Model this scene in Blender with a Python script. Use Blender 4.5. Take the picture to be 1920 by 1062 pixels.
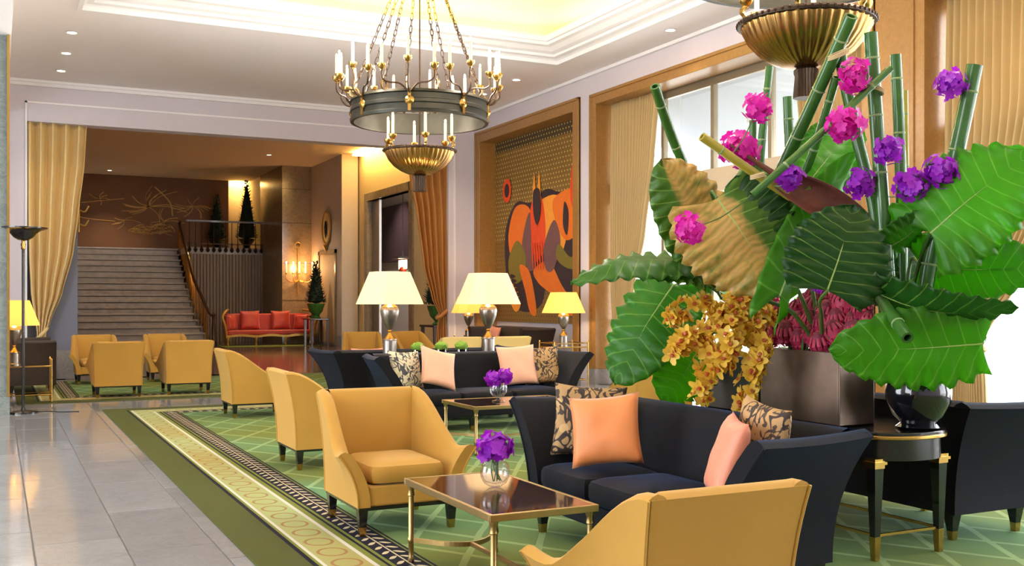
import bpy, bmesh, math, random
from math import sin, cos, pi, sqrt, radians, atan2
from mathutils import Vector, Matrix, noise
random.seed(7)
for _o in list(bpy.data.objects): bpy.data.objects.remove(_o)
S = bpy.context.scene
COL = S.collection
# ---------------------------------------------------------------- camera, world, exposure
YAW = radians(26.4); CH = 1.35; FPX = 1950.0; HOR = 567.0
cam = bpy.data.cameras.new('camera'); camo = bpy.data.objects.new('camera', cam); COL.objects.link(camo)
camo.location = (0, 0, CH); camo.rotation_euler = (pi/2, 0, -YAW)
cam.sensor_width = 36; cam.lens = FPX/1920*36; cam.shift_y = (HOR-531)/1920; cam.clip_end = 200
S.camera = camo
S.view_settings.view_transform = 'Standard'; S.view_settings.look = 'None'
S.view_settings.gamma = 1; S.view_settings.use_curve_mapping = False
S.view_settings.exposure = 0.5
world = bpy.data.worlds.new('sky'); S.world = world; world.use_nodes = True
_wn = world.node_tree.nodes; _wl = world.node_tree.links
_bg = _wn.get('Background') or _wn.new('ShaderNodeBackground')
_bg.inputs[0].default_value = (0.90, 0.95, 1.0, 1); _bg.inputs[1].default_value = 7.5
try:
    S.cycles.max_bounces = 8; S.cycles.diffuse_bounces = 4; S.cycles.glossy_bounces = 4
    S.cycles.transmission_bounces = 8; S.cycles.transparent_max_bounces = 12
    S.cycles.sample_clamp_indirect = 4.0; S.cycles.caustics_reflective = False; S.cycles.caustics_refractive = False
    S.cycles.use_denoising = True
except Exception: pass
def portal(y, z, sy, sz, x, rz):
    l = bpy.data.lights.new('window_portal', 'AREA'); l.shape = 'RECTANGLE'; l.size = sy; l.size_y = sz
    l.cycles.is_portal = True
    o = bpy.data.objects.new('window_portal', l); COL.objects.link(o); o.location = (x, y, z)
    o.rotation_euler = (pi/2, 0, rz)
for _y, _s in ((11.75, 5.9), (4.9, 5.9), (-1.6, 4.6)): portal(_y, 2.3, _s, 4.6, 9.42, pi/2)
for _y, _s in ((9.5, 4.5), (2.5, 3.6)): portal(_y, 2.1, _s, 4.0, -5.1, -pi/2)
# ---------------------------------------------------------------- maths / mesh helpers
def srgb(r, g, b):
    f = lambda c: c/12.92 if c <= .04045 else ((c+.055)/1.055)**2.4
    return (f(r/255), f(g/255), f(b/255), 1)
_s, _c = sin(YAW), cos(YAW)
def W(px, py, d):
    l = (px-960)/FPX*d
    return Vector((d*_s+l*_c, d*_c-l*_s, CH-(py-HOR)/FPX*d))
def smooth(t):
    t = max(0, min(1, t)); return t*t*(3-2*t)
def lerp(a, b, t): return a+(b-a)*t
def catmull(P, n=6, closed=False):
    P = [Vector(p) for p in P]; out = []; m = len(P)
    for i in range(m if closed else m-1):
        if closed: a, b, c, d = P[i-1], P[i], P[(i+1) % m], P[(i+2) % m]
        else: a, b, c, d = P[max(i-1, 0)], P[i], P[i+1], P[min(i+2, m-1)]
        for k in range(n):
            t = k/n
            out.append(.5*((2*b)+(c-a)*t+(2*a-5*b+4*c-d)*t*t+(3*b-a-3*c+d)*t**3))
    if not closed: out.append(P[-1].copy())
    return out
class MB:
    def __init__(s): s.v = []; s.f = []; s.at = {}
    def add(s, vs, fs):
        o = len(s.v); s.v += [Vector(p) for p in vs]; s.f += [tuple(i+o for i in f) for f in fs]; return s
    def box(s, x0, x1, y0, y1, z0, z1):
        return s.add([(x0,y0,z0),(x1,y0,z0),(x1,y1,z0),(x0,y1,z0),(x0,y0,z1),(x1,y0,z1),(x1,y1,z1),(x0,y1,z1)],
                     [(0,3,2,1),(4,5,6,7),(0,1,5,4),(1,2,6,5),(2,3,7,6),(3,0,4,7)])
    def cbox(s, cx, cy, z0, z1, w, d, tw=None, td=None):
        tw = w if tw is None else tw; td = d if td is None else td
        return s.add([(cx-w/2,cy-d/2,z0),(cx+w/2,cy-d/2,z0),(cx+w/2,cy+d/2,z0),(cx-w/2,cy+d/2,z0),
                      (cx-tw/2,cy-td/2,z1),(cx+tw/2,cy-td/2,z1),(cx+tw/2,cy+td/2,z1),(cx-tw/2,cy+td/2,z1)],
                     [(0,3,2,1),(4,5,6,7),(0,1,5,4),(1,2,6,5),(2,3,7,6),(3,0,4,7)])
    def lathe(s, prof, n=24, c=(0,0,0), rib=0, ribn=0, a0=0, a1=2*pi):
        full = abs(a1-a0-2*pi) < 1e-6; m = n if full else n+1; o = len(s.v)
        for r, z in prof:
            for k in range(m):
                a = a0+(a1-a0)*k/n; rr = r*(1+rib*cos(ribn*a)) if rib else r
                s.v.append(Vector((c[0]+rr*cos(a), c[1]+rr*sin(a), c[2]+z)))
        for i in range(len(prof)-1):
            for k in range(n):
                k2 = (k+1) % m
                s.f.append((o+i*m+k, o+i*m+k2, o+(i+1)*m+k2, o+(i+1)*m+k))
        if full:
            if prof[0][0] > 1e-5: s.f.append(tuple(o+k for k in range(m))[::-1])
            if prof[-1][0] > 1e-5: s.f.append(tuple(o+(len(prof)-1)*m+k for k in range(m)))
        return s
    def tube(s, P, r, n=8, closed=False, caps=True):
        P = [Vector(p) for p in P]; m = len(P); o = len(s.v)
        R = r if callable(r) else (lambda t: r)
        up = None
        for i in range(m):
            if closed: t = P[(i+1) % m]-P[i-1]
            else: t = P[min(i+1, m-1)]-P[max(i-1, 0)]
            t = t.normalized() if t.length > 1e-9 else Vector((0,0,1))
            if up is None:
                up = Vector((0,0,1)) if abs(t.z) < .9 else Vector((1,0,0))
            a = t.cross(up)
            if a.length < 1e-6: a = t.cross(Vector((0,1,0)))
            a.normalize(); b = a.cross(t).normalized(); up = b
            rr = R(i/(m-1) if m > 1 else 0)
            for k in range(n):
                g = 2*pi*k/n; s.v.append(P[i]+a*(rr*cos(g))+b*(rr*sin(g)))
        for i in range(m if closed else m-1):
            j = (i+1) % m
            for k in range(n):
                k2 = (k+1) % n; s.f.append((o+i*n+k, o+i*n+k2, o+j*n+k2, o+j*n+k))
        if not closed and caps:
            s.f.append(tuple(o+k for k in range(n))[::-1]); s.f.append(tuple(o+(m-1)*n+k for k in range(n)))
        return s
    def bar(s, p, q, w, h):
        p, q = Vector(p), Vector(q); t = (q-p).normalized()
        u = Vector((0,0,1)) if abs(t.z) < .9 else Vector((0,1,0))
        a = t.cross(u).normalized()*(w/2); b = a.cross(t).normalized()*(h/2)
        vs = [p-a-b, p+a-b, p+a+b, p-a+b, q-a-b, q+a-b, q+a+b, q-a+b]
        return s.add(vs, [(0,3,2,1),(4,5,6,7),(0,1,5,4),(1,2,6,5),(2,3,7,6),(3,0,4,7)])
    def grid(s, fn, nu, nv, cu=False, cv=False):
        o = len(s.v); mu = nu if cu else nu+1; mv = nv if cv else nv+1
        for i in range(mu):
            for j in range(mv): s.v.append(Vector(fn(i/nu, j/nv)))
        for i in range(nu):
            for j in range(nv):
                i2 = (i+1) % mu; j2 = (j+1) % mv
                s.f.append((o+i*mv+j, o+i2*mv+j, o+i2*mv+j2, o+i*mv+j2))
        return s
    def sphere(s, c, r, nu=12, nv=8, sx=1, sy=1, sz=1):
        pr = [(max(1e-6, r*sin(pi*i/nv)), -r*cos(pi*i/nv)) for i in range(nv+1)]
        o = len(s.v); s.lathe(pr, nu)
        for k in range(o, len(s.v)):
            p = s.v[k]; s.v[k] = Vector((p.x*sx+c[0], p.y*sy+c[1], p.z*sz+c[2]))
        return s
    def xf(s, M, start=0):
        for k in range(start, len(s.v)): s.v[k] = M @ s.v[k]
        return s
    def mesh(s, name, mat, sm=True, ang=40):
        me = bpy.data.meshes.new(name); me.from_pydata([tuple(p) for p in s.v], [], s.f)
        if mat is not None: me.materials.append(mat)
        for k, vals in s.at.items():
            a = me.attributes.new(k, 'FLOAT', 'POINT'); a.data.foreach_set('value', vals)
        if sm:
            me.polygons.foreach_set('use_smooth', [True]*len(me.polygons))
            me.set_sharp_from_angle(angle=radians(ang))
        me.update(); return me
    def build(s, name, mat, parent=None, sm=True, ang=40, bevel=0, seg=2, loc=None):
        o = bpy.data.objects.new(name, s.mesh(name, mat, sm, ang)); COL.objects.link(o)
        if parent is not None: o.parent = parent
        if loc is not None: o.location = loc
        if bevel:
            b = o.modifiers.new('bevel', 'BEVEL'); b.width = bevel; b.segments = seg; b.limit_method = 'ANGLE'
        return o
def link(name, me, parent=None, loc=(0,0,0), rot=None, scale=None):
    o = bpy.data.objects.new(name, me); COL.objects.link(o); o.parent = parent; o.location = loc
    if rot is not None: o.rotation_euler = rot
    if scale is not None: o.scale = (scale,)*3 if isinstance(scale, (int, float)) else scale
    return o
def tag(o, label=None, cat=None, group=None, kind=None):
    if label: o['label'] = label
    if cat: o['category'] = cat
    if group: o['group'] = group
    if kind: o['kind'] = kind
    return o
def thing(name, label, cat, loc=(0,0,0), rz=0, group=None):
    o = bpy.data.objects.new(name, None); COL.objects.link(o); o.empty_display_size = .05
    o.location = loc; o.rotation_euler = (0, 0, rz)
    return tag(o, label, cat, group)
def kids(o): return [c for c in bpy.data.objects if c.parent == o]
def dup(root, loc, rz, label, group=None, scale=None):
    def cp(o, par):
        c = o.copy(); COL.objects.link(c); c.parent = par
        for ch in KID.get(o.name, ()): cp(ch, c)
        return c
    KID = {}
    for o in bpy.data.objects:
        if o.parent is not None: KID.setdefault(o.parent.name, []).append(o)
    r = cp(root, None); r.location = loc; r.rotation_euler = (0, 0, rz); r['label'] = label
    if group: r['group'] = group
    if scale: r.scale = (scale,)*3
    return r
def struct(mb, name, mat, bevel=0, sm=False, label=None):
    o = mb.build(name, mat, sm=sm, bevel=bevel); o['kind'] = 'structure'
    if label: o['label'] = label
    return o
# ---------------------------------------------------------------- node helpers / materials
class V:
    def __init__(s, nt, k): s.nt = nt; s.k = k
    def op(s, o, *a):
        n = s.nt.nodes.new('ShaderNodeMath'); n.operation = o
        for i, x in enumerate((s,)+a):
            if isinstance(x, V): s.nt.links.new(x.k, n.inputs[i])
            else: n.inputs[i].default_value = x
        return V(s.nt, n.outputs[0])
    def __add__(s, b): return s.op('ADD', b)
    def __sub__(s, b): return s.op('SUBTRACT', b)
    def __mul__(s, b): return s.op('MULTIPLY', b)
    def __truediv__(s, b): return s.op('DIVIDE', b)
    def lt(s, b): return s.op('LESS_THAN', b)
    def gt(s, b): return s.op('GREATER_THAN', b)
    def abs(s): return s.op('ABSOLUTE')
    def fr(s): return s.op('FRACT')
    def mn(s, b): return s.op('MINIMUM', b)
    def mx(s, b): return s.op('MAXIMUM', b)
    def inv(s): return s*-1.0+1.0
    def clamp(s): return s.op('ADD', 0.0).op('MAXIMUM', 0.0).op('MINIMUM', 1.0)
def mixc(nt, f, a, b):
    n = nt.nodes.new('ShaderNodeMix'); n.data_type = 'RGBA'
    for i, x in ((0, f), (6, a), (7, b)):
        if isinstance(x, V): nt.links.new(x.k, n.inputs[i])
        elif hasattr(x, 'is_linked'): nt.links.new(x, n.inputs[i])
        else: n.inputs[i].default_value = x
    return n.outputs[2]
def newmat(name):
    m = bpy.data.materials.new(name); m.use_nodes = True; nt = m.node_tree
    return m, nt, nt.nodes['Principled BSDF']
def coords(nt, kind='Object'):
    t = nt.nodes.new('ShaderNodeTexCoord'); x = nt.nodes.new('ShaderNodeSeparateXYZ'); nt.links.new(t.outputs[kind], x.inputs[0])
    return V(nt, x.outputs[0]), V(nt, x.outputs[1]), V(nt, x.outputs[2]), t.outputs[kind]
def nz(nt, vec, scale, detail=3, rough=.5, dist=0):
    n = nt.nodes.new('ShaderNodeTexNoise'); n.inputs['Scale'].default_value = scale; n.inputs['Detail'].default_value = detail
    n.inputs['Roughness'].default_value = rough; n.inputs['Distortion'].default_value = dist
    if vec is not None: nt.links.new(vec, n.inputs['Vector'])
    return V(nt, n.outputs[0])
def bump(nt, bs, h, strength, dist=.01):
    b = nt.nodes.new('ShaderNodeBump'); b.inputs['Strength'].default_value = strength; b.inputs['Distance'].default_value = dist
    nt.links.new(h.k, b.inputs['Height']); nt.links.new(b.outputs[0], bs.inputs['Normal'])
def mat(name, col, rough=.5, metal=0, var=.12, vs=6, bmp=0, bs=60, sheen=0, tint=None, coat=0, emit=0, ecol=None, spec=None, rnd=0):
    m, nt, b = newmat(name); x, y, z, vec = coords(nt)
    n = nz(nt, vec, vs, 4)
    lo = tuple(max(0, c*(1-var)) for c in col[:3])+(1,); hi = tuple(min(1, c*(1+var)) for c in col[:3])+(1,)
    c = mixc(nt, n, lo, hi)
    if rnd:
        oi = nt.nodes.new('ShaderNodeObjectInfo'); hs = nt.nodes.new('ShaderNodeHueSaturation')
        v = V(nt, oi.outputs['Random'])*(2*rnd)+(1-rnd); nt.links.new(v.k, hs.inputs['Value']); nt.links.new(c, hs.inputs['Color']); c = hs.outputs[0]
    nt.links.new(c, b.inputs['Base Color'])
    b.inputs['Roughness'].default_value = rough; b.inputs['Metallic'].default_value = metal
    if sheen:
        b.inputs['Sheen Weight'].default_value = sheen; b.inputs['Sheen Roughness'].default_value = .4
        if tint: b.inputs['Sheen Tint'].default_value = tint
    if coat: b.inputs['Coat Weight'].default_value = coat; b.inputs['Coat Roughness'].default_value = .05
    if spec is not None: b.inputs['Specular IOR Level'].default_value = spec
    if bmp: bump(nt, b, nz(nt, vec, bs, 3), bmp)
    if emit: b.inputs['Emission Color'].default_value = ecol or col; b.inputs['Emission Strength'].default_value = emit
    return m
def translucent(m, col, f):
    nt = m.node_tree; b = nt.nodes['Principled BSDF']; out = nt.nodes['Material Output']
    t = nt.nodes.new('ShaderNodeBsdfTranslucent'); mx = nt.nodes.new('ShaderNodeMixShader'); mx.inputs[0].default_value = f
    if hasattr(col, 'is_linked'): nt.links.new(col, t.inputs[0])
    else: t.inputs[0].default_value = col
    nt.links.new(b.outputs[0], mx.inputs[1]); nt.links.new(t.outputs[0], mx.inputs[2]); nt.links.new(mx.outputs[0], out.inputs[0]); return m
M = {}
M['ceil'] = mat('ceiling_paint', srgb(240,234,236), .8, var=.02)
M['white'] = mat('white_moulding', srgb(236,234,236), .6, var=.02)
M['wall'] = mat('lavender_wall_paint', srgb(205,198,206), .75, var=.03)
M['wallgrey'] = mat('blue_grey_wall_paint', srgb(112,116,134), .7, var=.04)
M['hallceil'] = mat('hall_ceiling_paint', srgb(220,200,172), .8, var=.04)
M['hallwall'] = mat('hall_beige_wall', srgb(176,160,140), .75, var=.05)
M['hallwarm'] = mat('hall_warm_wall', srgb(220,195,140), .75, var=.05)
M['joint_and_shade'] = mat('floor_joint_and_nosing_shade', srgb(112,108,104), .6)  # floor joints, and the painted shade strips under the stair nosings
M['velvet'] = mat('gold_velvet', srgb(182,136,51), .8, var=.12, vs=3, bmp=.15, bs=300, sheen=.22, tint=(1,.92,.6,1))
M['cream'] = mat('pale_gold_velvet', srgb(206,176,104), .75, var=.08, vs=3, bmp=.15, bs=300, sheen=.35, tint=(1,.9,.6,1))
M['navy'] = mat('navy_velvet', srgb(12,12,17), .75, var=.35, vs=4, bmp=.12, bs=200, spec=.2, sheen=.12, tint=(.16,.36,.9,1))
M['brown'] = mat('dark_brown_velvet', srgb(32,22,19), .7, var=.25, vs=4, bmp=.12, bs=200, sheen=.12, tint=(.9,.6,.4,1))
M['peach'] = mat('peach_silk', srgb(226,138,76), .5, var=.06, vs=5, bmp=.2, bs=25, sheen=.2)
M['pink'] = mat('salmon_silk', srgb(226,140,110), .5, var=.06, vs=5, bmp=.2, bs=25, sheen=.2)
M['blush'] = mat('blush_silk', srgb(236,174,140), .5, var=.06, vs=5, bmp=.2, bs=25, sheen=.2)
M['red'] = mat('red_orange_silk', srgb(176,52,30), .45, var=.2, vs=5, bmp=.2, bs=25, sheen=.3)
M['black'] = mat('black_lacquer', srgb(18,18,20), .22, var=.2, coat=.4)
M['brass'] = mat('aged_brass', srgb(196,156,84), .24, 1, var=.15, vs=12)
M['paleb'] = mat('pale_brass', srgb(168,142,92), .32, 1, var=.12, vs=12)
M['bronze'] = mat('bronze', srgb(176,134,78), .26, 1, var=.3, vs=8)
M['dkbronze'] = mat('dark_bronze', srgb(70,54,42), .45, .8, var=.3, vs=10)
M['iron'] = mat('antique_ring_metal', srgb(62,62,56), .45, .7, var=.4, vs=9)
M['steel'] = mat('burnished_steel', srgb(150,142,134), .3, .9, var=.15, vs=6)
M['gilt'] = mat('gilded_wood', srgb(190,150,70), .4, .6, var=.25, vs=20)
M['walnut'] = mat('dark_walnut', srgb(58,30,18), .3, var=.35, vs=8, coat=.3)
M['candle'] = mat('candle_wax', srgb(240,222,180), .5, var=.04, emit=.10, ecol=(1,.75,.4,1))
M['flame'] = mat('candle_bulb', (1,.8,.5,1), .4, emit=14, ecol=(1,.62,.28,1))
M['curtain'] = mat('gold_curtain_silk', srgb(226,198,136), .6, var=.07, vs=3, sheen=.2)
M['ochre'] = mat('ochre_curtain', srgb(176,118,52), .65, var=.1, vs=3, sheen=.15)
M['sheer'] = translucent(mat('sheer_curtain', srgb(196,170,120), .8, var=.06, vs=3), srgb(214,186,128), .24)
M['bamboo'] = mat('green_bamboo', srgb(52,98,36), .26, var=.3, vs=9, coat=.2)
M['bambooy'] = mat('yellow_bamboo', srgb(164,150,52), .3, var=.25, vs=9, coat=.2)
M['bnode'] = mat('bamboo_node', srgb(128,150,100), .5)
M['raffia'] = mat('raffia_tie', srgb(200,176,130), .8)
M['pale_vein'] = mat('leaf_midrib', srgb(150,176,92), .45)
M['stemg'] = mat('green_stem', srgb(70,104,40), .45)
M['proteadk'] = mat('protea_core', srgb(110,22,48), .6, var=.3, vs=40)
M['protea'] = translucent(mat('protea_bract', srgb(186,52,88), .5, var=.3, vs=60, bmp=.3, bs=90), srgb(190,50,90), .15)
M['purple'] = translucent(mat('violet_orchid', srgb(150,24,190), .5, var=.3, vs=25), srgb(190,40,220), .3)
M['magenta'] = translucent(mat('magenta_orchid', srgb(205,20,160), .5, var=.3, vs=25), srgb(240,50,200), .3)
M['yorchid'] = translucent(mat('yellow_orchid_petal', srgb(240,200,76), .5, var=.16, vs=30), srgb(246,200,70), .3)
M['ylip'] = mat('orchid_lip', srgb(176,80,40), .5, var=.3)
M['spathe'] = mat('brown_palm_spathe', srgb(92,42,28), .5, var=.3, vs=12, bmp=.4, bs=40)
M['pot'] = mat('black_glazed_pot', srgb(16,16,22), .12, var=.3, coat=.6)
M['planter'] = mat('burnished_planter_metal', srgb(112,94,82), .34, .8, var=.5, vs=6)
M['planterdk'] = mat('dark_planter', srgb(62,58,60), .4, .3, var=.2)
M['topiary'] = mat('dark_conifer', srgb(22,40,24), .8, var=.5, vs=30)
M['moss'] = mat('green_moss_ball', srgb(96,136,36), .8, var=.4, vs=40, bmp=.8, bs=90)
M['awning'] = mat('awning_cloth', srgb(176,184,188), .8, var=.03)
M['terrace'] = mat('terrace_stone', srgb(225,222,215), .8, var=.05)
M['alum'] = mat('window_metal', srgb(150,138,116), .4, .5, var=.05)
M['beige'] = mat('beige_transom', srgb(186,170,146), .6, var=.05)
M['shade'] = translucent(mat('lamp_shade_silk', srgb(250,226,180), .7, var=.02, emit=.42, ecol=(1,.88,.66,1)), (1,.85,.6,1), .5)
M['shadey'] = translucent(mat('yellow_lamp_shade_silk', srgb(250,215,120), .7, var=.02, emit=.5, ecol=(1,.66,.16,1)), (1,.8,.4,1), .5)
M['stair'] = mat('stair_marble', srgb(168,160,152), .28, var=.35, vs=5, rnd=.12)
M['striplight'] = mat('cove_light_strip', (1,.85,.4,1), .5, emit=55, ecol=(1,.72,.07,1))
M['warmpanel'] = mat('warm_light_panel', (1,.8,.4,1), .5, emit=22, ecol=(1,.66,.22,1))
M['lens'] = mat('downlight_lens', (1,.9,.8,1), .4, emit=18, ecol=(1,.82,.6,1))
def glassmat(name, tintc=(1,1,1,1), ka=.6, kb=.03):
    m, nt, b = newmat(name); out = nt.nodes['Material Output']
    t = nt.nodes.new('ShaderNodeBsdfTransparent'); t.inputs[0].default_value = tintc
    g = nt.nodes.new('ShaderNodeBsdfGlossy'); g.inputs['Roughness'].default_value = .02
    f = nt.nodes.new('ShaderNodeLayerWeight'); f.inputs[0].default_value = .5
    fv = V(nt, f.outputs['Facing']); fv = fv*fv*fv*ka+kb
    mx = nt.nodes.new('ShaderNodeMixShader'); nt.links.new(fv.k, mx.inputs[0])
    nt.links.new(t.outputs[0], mx.inputs[1]); nt.links.new(g.outputs[0], mx.inputs[2]); nt.links.new(mx.outputs[0], out.inputs[0]); return m
M['pane'] = glassmat('window_glass')
M['mirror'] = mat('mirror_glass', (.9,.9,.9,1), .05, 1, var=0)
def m_glass():
    m, nt, b = newmat('clear_vase_glass'); b.inputs['Transmission Weight'].default_value = 1
    b.inputs['Roughness'].default_value = .01; b.inputs['IOR'].default_value = 1.45; return m
M['glass'] = glassmat('clear_vase_glass', (.97,.98,1,1), .75, .05)
def m_stone(name, base, dark, sc, rough, rnd=.12, vein=.4):
    m, nt, b = newmat(name); x, y, z, vec = coords(nt)
    oi = nt.nodes.new('ShaderNodeObjectInfo'); add = nt.nodes.new('ShaderNodeVectorMath'); add.operation = 'ADD'
    nt.links.new(vec, add.inputs[0])
    cm = nt.nodes.new('ShaderNodeCombineXYZ'); r10 = V(nt, oi.outputs['Random'])*37.0
    nt.links.new(r10.k, cm.inputs[0]); nt.links.new(r10.k, cm.inputs[1]); nt.links.new(cm.outputs[0], add.inputs[1])
    n = nz(nt, add.outputs[0], sc, 6, .6, .6)
    n2 = nz(nt, add.outputs[0], sc*3.3, 6, .7, 1.2)
    v = ((n2-.5).abs()*14).inv().clamp()*vein
    c = mixc(nt, n, dark, base); c = mixc(nt, v, c, tuple(min(1, q*1.35) for q in base[:3])+(1,))
    hs = nt.nodes.new('ShaderNodeHueSaturation'); vv = V(nt, oi.outputs['Random'])*(2*rnd)+(1-rnd)
    nt.links.new(vv.k, hs.inputs['Value']); nt.links.new(c, hs.inputs['Color'])
    nt.links.new(hs.outputs[0], b.inputs['Base Color']); b.inputs['Roughness'].default_value = rough
    return m
M['tile'] = m_stone('grey_floor_stone', srgb(160,161,163), srgb(130,130,130), 2.2, .09, .10, .15)
M['hallfloor'] = m_stone('dark_hall_floor', srgb(120,92,76), srgb(84,60,48), 1.2, .10, .0, .1)
M['marble'] = m_stone('olive_grey_marble', srgb(150,132,102), srgb(108,92,68), 1.1, .18, .04, .35)
M['colmarble'] = m_stone('green_grey_marble', srgb(132,140,134), srgb(92,100,96), 1.6, .22, .0, .4)
M['plinth'] = m_stone('grey_plinth_marble', srgb(150,146,144), srgb(110,106,104), 3, .3, .0, .35)
def m_burl():
    m, nt, b = newmat('golden_burl'); x, y, z, vec = coords(nt)
    n = nz(nt, vec, 16, 6, .75, .8); c = mixc(nt, n, srgb(118,76,30), srgb(172,130,72))
    nt.links.new(c, b.inputs['Base Color']); b.inputs['Roughness'].default_value = .35; return m
M['burl'] = m_burl()
# ---------------------------------------------------------------- rug materials
def m_rug(name, sx=1, two=True):
    """bands follow the distance from the left edge (local x) and from the far or near edge (local y * sx)"""
    m, nt, b = newmat(name); x, y, z, vec = coords(nt)
    e = y*float(sx)
    isx = x.lt(e); d = x.mn(e)
    along = mixv(nt, isx, x, y)
    patch = nz(nt, vec, .55, 2)
    G1, G2 = srgb(96,122,48), srgb(78,124,74)
    out_green = mixc(nt, patch, srgb(76,72,32), srgb(72,84,46))
    navy = srgb(24,24,38); white = srgb(196,192,176); olive = srgb(112,118,52)
    # trellis field
    wob = nz(nt, vec, 2.2, 2)*.10
    u = (((x+y*.62)/.42)+wob).fr()-.5; v = (((x-y*.62)/.42)-wob).fr()-.5
    lines = u.abs().lt(.055).mx(v.abs().lt(.055))
    p2 = ((patch-.5)*3.2+.5).clamp()
    field = mixc(nt, p2, srgb(104,112,52), srgb(92,130,90))
    fline = mixc(nt, p2, srgb(146,154,92), srgb(144,180,138))
    field = mixc(nt, lines*.62, field, fline)
    # chain band
    p = (d-.425)/.105; q = (along/.26).fr()-.5
    r = ((q*1.75)*(q*1.75)+(p*.85)*(p*.85)).op('SQRT')
    ring = (r-.60).abs().lt(.07)*p.abs().lt(.93)
    chain = mixc(nt, p2, srgb(158,146,86), srgb(158,170,116))
    chain = mixc(nt, ring*.65, chain, srgb(142,82,50))
    # leaf band
    pp = d-.712; qa = (along/.115+pp.abs()*7.0).fr()-.5
    g = (pp.abs()-.038)/.030
    lf = qa.abs().lt((g*g).inv()*.19)
    leafw = lf.mx(pp.abs().lt(.005))*pp.abs().lt(.072)
    leaf = mixc(nt, leafw*.9, navy, srgb(206,190,152))
    c = out_green
    for lo, colr in ((.254, navy), (.28, olive), (.298, white), (.318, chain), (.532, white), (.557, olive), (.594, navy),
                     (.612, olive), (.632, leaf), (.792, olive), (.803, navy), (.818, field)):
        c = mixc(nt, d.gt(lo), c, colr)
    nt.links.new(c, b.inputs['Base Color']); b.inputs['Roughness'].default_value = .95
    b.inputs['Specular IOR Level'].default_value = .15
    bump(nt, b, nz(nt, vec, 260, 2), .35, .004)
    return m
def mixv(nt, f, a, b):
    return a*f.inv()+b*f
M['rug'] = m_rug('green_border_rug_wool', -1)
M['rug2'] = m_rug('far_rug_wool', 1)
M['strip'] = mat('olive_runner_wool', srgb(104,112,40), .95, var=.2, vs=3)
# ---------------------------------------------------------------- setting
XR, YF, ZC = 8.85, 19.6, 5.15
fl = struct(MB().box(-5,9.4,-4,YF,-.12,-.006), 'floor', M['joint_and_shade'])
tm = MB(); tm.add([(0.004,.004,-.006),(.452,.004,-.006),(.452,1.156,-.006),(.004,1.156,-.006),(.006,.006,0),(.450,.006,0),(.450,1.154,0),(.006,1.154,0)],
       [(4,5,6,7),(0,1,5,4),(1,2,6,5),(2,3,7,6),(3,0,4,7)])
tme = tm.mesh('tile', M['tile'], sm=False)
RUG1 = (1.19, 7.3, -1.0, 13.87); RUG2 = (.25, 8.2, 15.13, 19.2)
def under(x0, x1, y0, y1):
    for a, b_, c_, d_ in (RUG1, RUG2):
        if x0 > a-.02 and x1 < b_+.02 and y0 > c_-.02 and y1 < d_+.02: return True
    return False
for ci in range(-6, 19):
    x0 = .185+ci*.456
    off = (ci % 3)*.387
    for rj in range(1, 17):
        y0 = 1.7+rj*1.16-off
        if x0+.456 > XR or y0+1.16 > YF+.3: continue
        if y0 < 2.6 and ci < 3: continue
        if under(x0, x0+.456, y0, y0+1.16): continue
        if ci < 0 and y0 > 14.2: continue
        if y0 < 7.0 and ci > 3: continue
        link('tile', tme, fl, (x0, y0, 0))
# rugs
def rug(name, x0, x1, y0, y1, mt, label, org):
    mb = MB(); ox, oy = org
    mb.box(x0-ox, x1-ox, y0-oy, y1-oy, -.005, .012)
    o = mb.build(name, mt, sm=False, bevel=.004, loc=(ox, oy, 0)); return tag(o, label, 'rug')
rug('area_rug', *RUG1, M['rug'], 'large green trellis rug with gold chain and navy leaf borders under the seating', (RUG1[0], RUG1[3]))
rug('area_rug', *RUG2, M['rug2'], 'second green bordered rug under the far yellow armchairs by the stair hall', (RUG2[0], RUG2[2]))
# ceiling with recess
CX0, CX1, CY0, CY1 = 1.0, 8.0, -2.5, 14.5
c = MB(); c.box(-5,CX0,-4,YF+.3,ZC,ZC+.2); c.box(CX1,9.4,-4,YF+.3,ZC,ZC+.2); c.box(CX0,CX1,CY1,YF+.3,ZC,ZC+.2); c.box(CX0,CX1,-4,CY0,ZC,ZC+.2)
c.box(CX0-.6,CX1+.6,CY0-.6,CY1+.6,5.86,5.95)
for a in ((CX0-.66,CX0-.6,CY0-.6,CY1+.6),(CX1+.6,CX1+.66,CY0-.6,CY1+.6),(CX0-.6,CX1+.6,CY0-.66,CY0-.6),(CX0-.6,CX1+.6,CY1+.6,CY1+.66)): c.box(*a,ZC+.2,5.95)
struct(c, 'ceiling', M['ceil'])
def ring_sweep(mb, prof, x0, x1, y0, y1):
    n = len(prof)
    for ins, zz in prof:
        mb.v += [Vector((x0+ins,y0+ins,zz)), Vector((x1-ins,y0+ins,zz)), Vector((x1-ins,y1-ins,zz)), Vector((x0+ins,y1-ins,zz))]
    for i in range(n-1):
        for k in range(4):
            k2 = (k+1) % 4; mb.f.append((i*4+k, i*4+k2, (i+1)*4+k2, (i+1)*4+k))
    return mb
struct(ring_sweep(MB(), [(-.06,ZC+.01),(-.06,ZC-.022),(0,ZC-.022),(.012,ZC+.03),(.05,ZC+.05),(.13,ZC+.06),(.13,ZC+.10),(.15,ZC+.10),(.22,ZC+.115),(.30,ZC+.16),(.38,ZC+.17),(.38,ZC+.215),(.42,ZC+.215),(.45,ZC+.26),(.45,ZC+.29),(.40,ZC+.29),(.40,ZC+.22),(-.05,ZC+.205)], CX0, CX1, CY0, CY1), 'trim_1', M['white'], label='stepped white plaster moulding around the lit ceiling recess')
st = MB()
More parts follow.
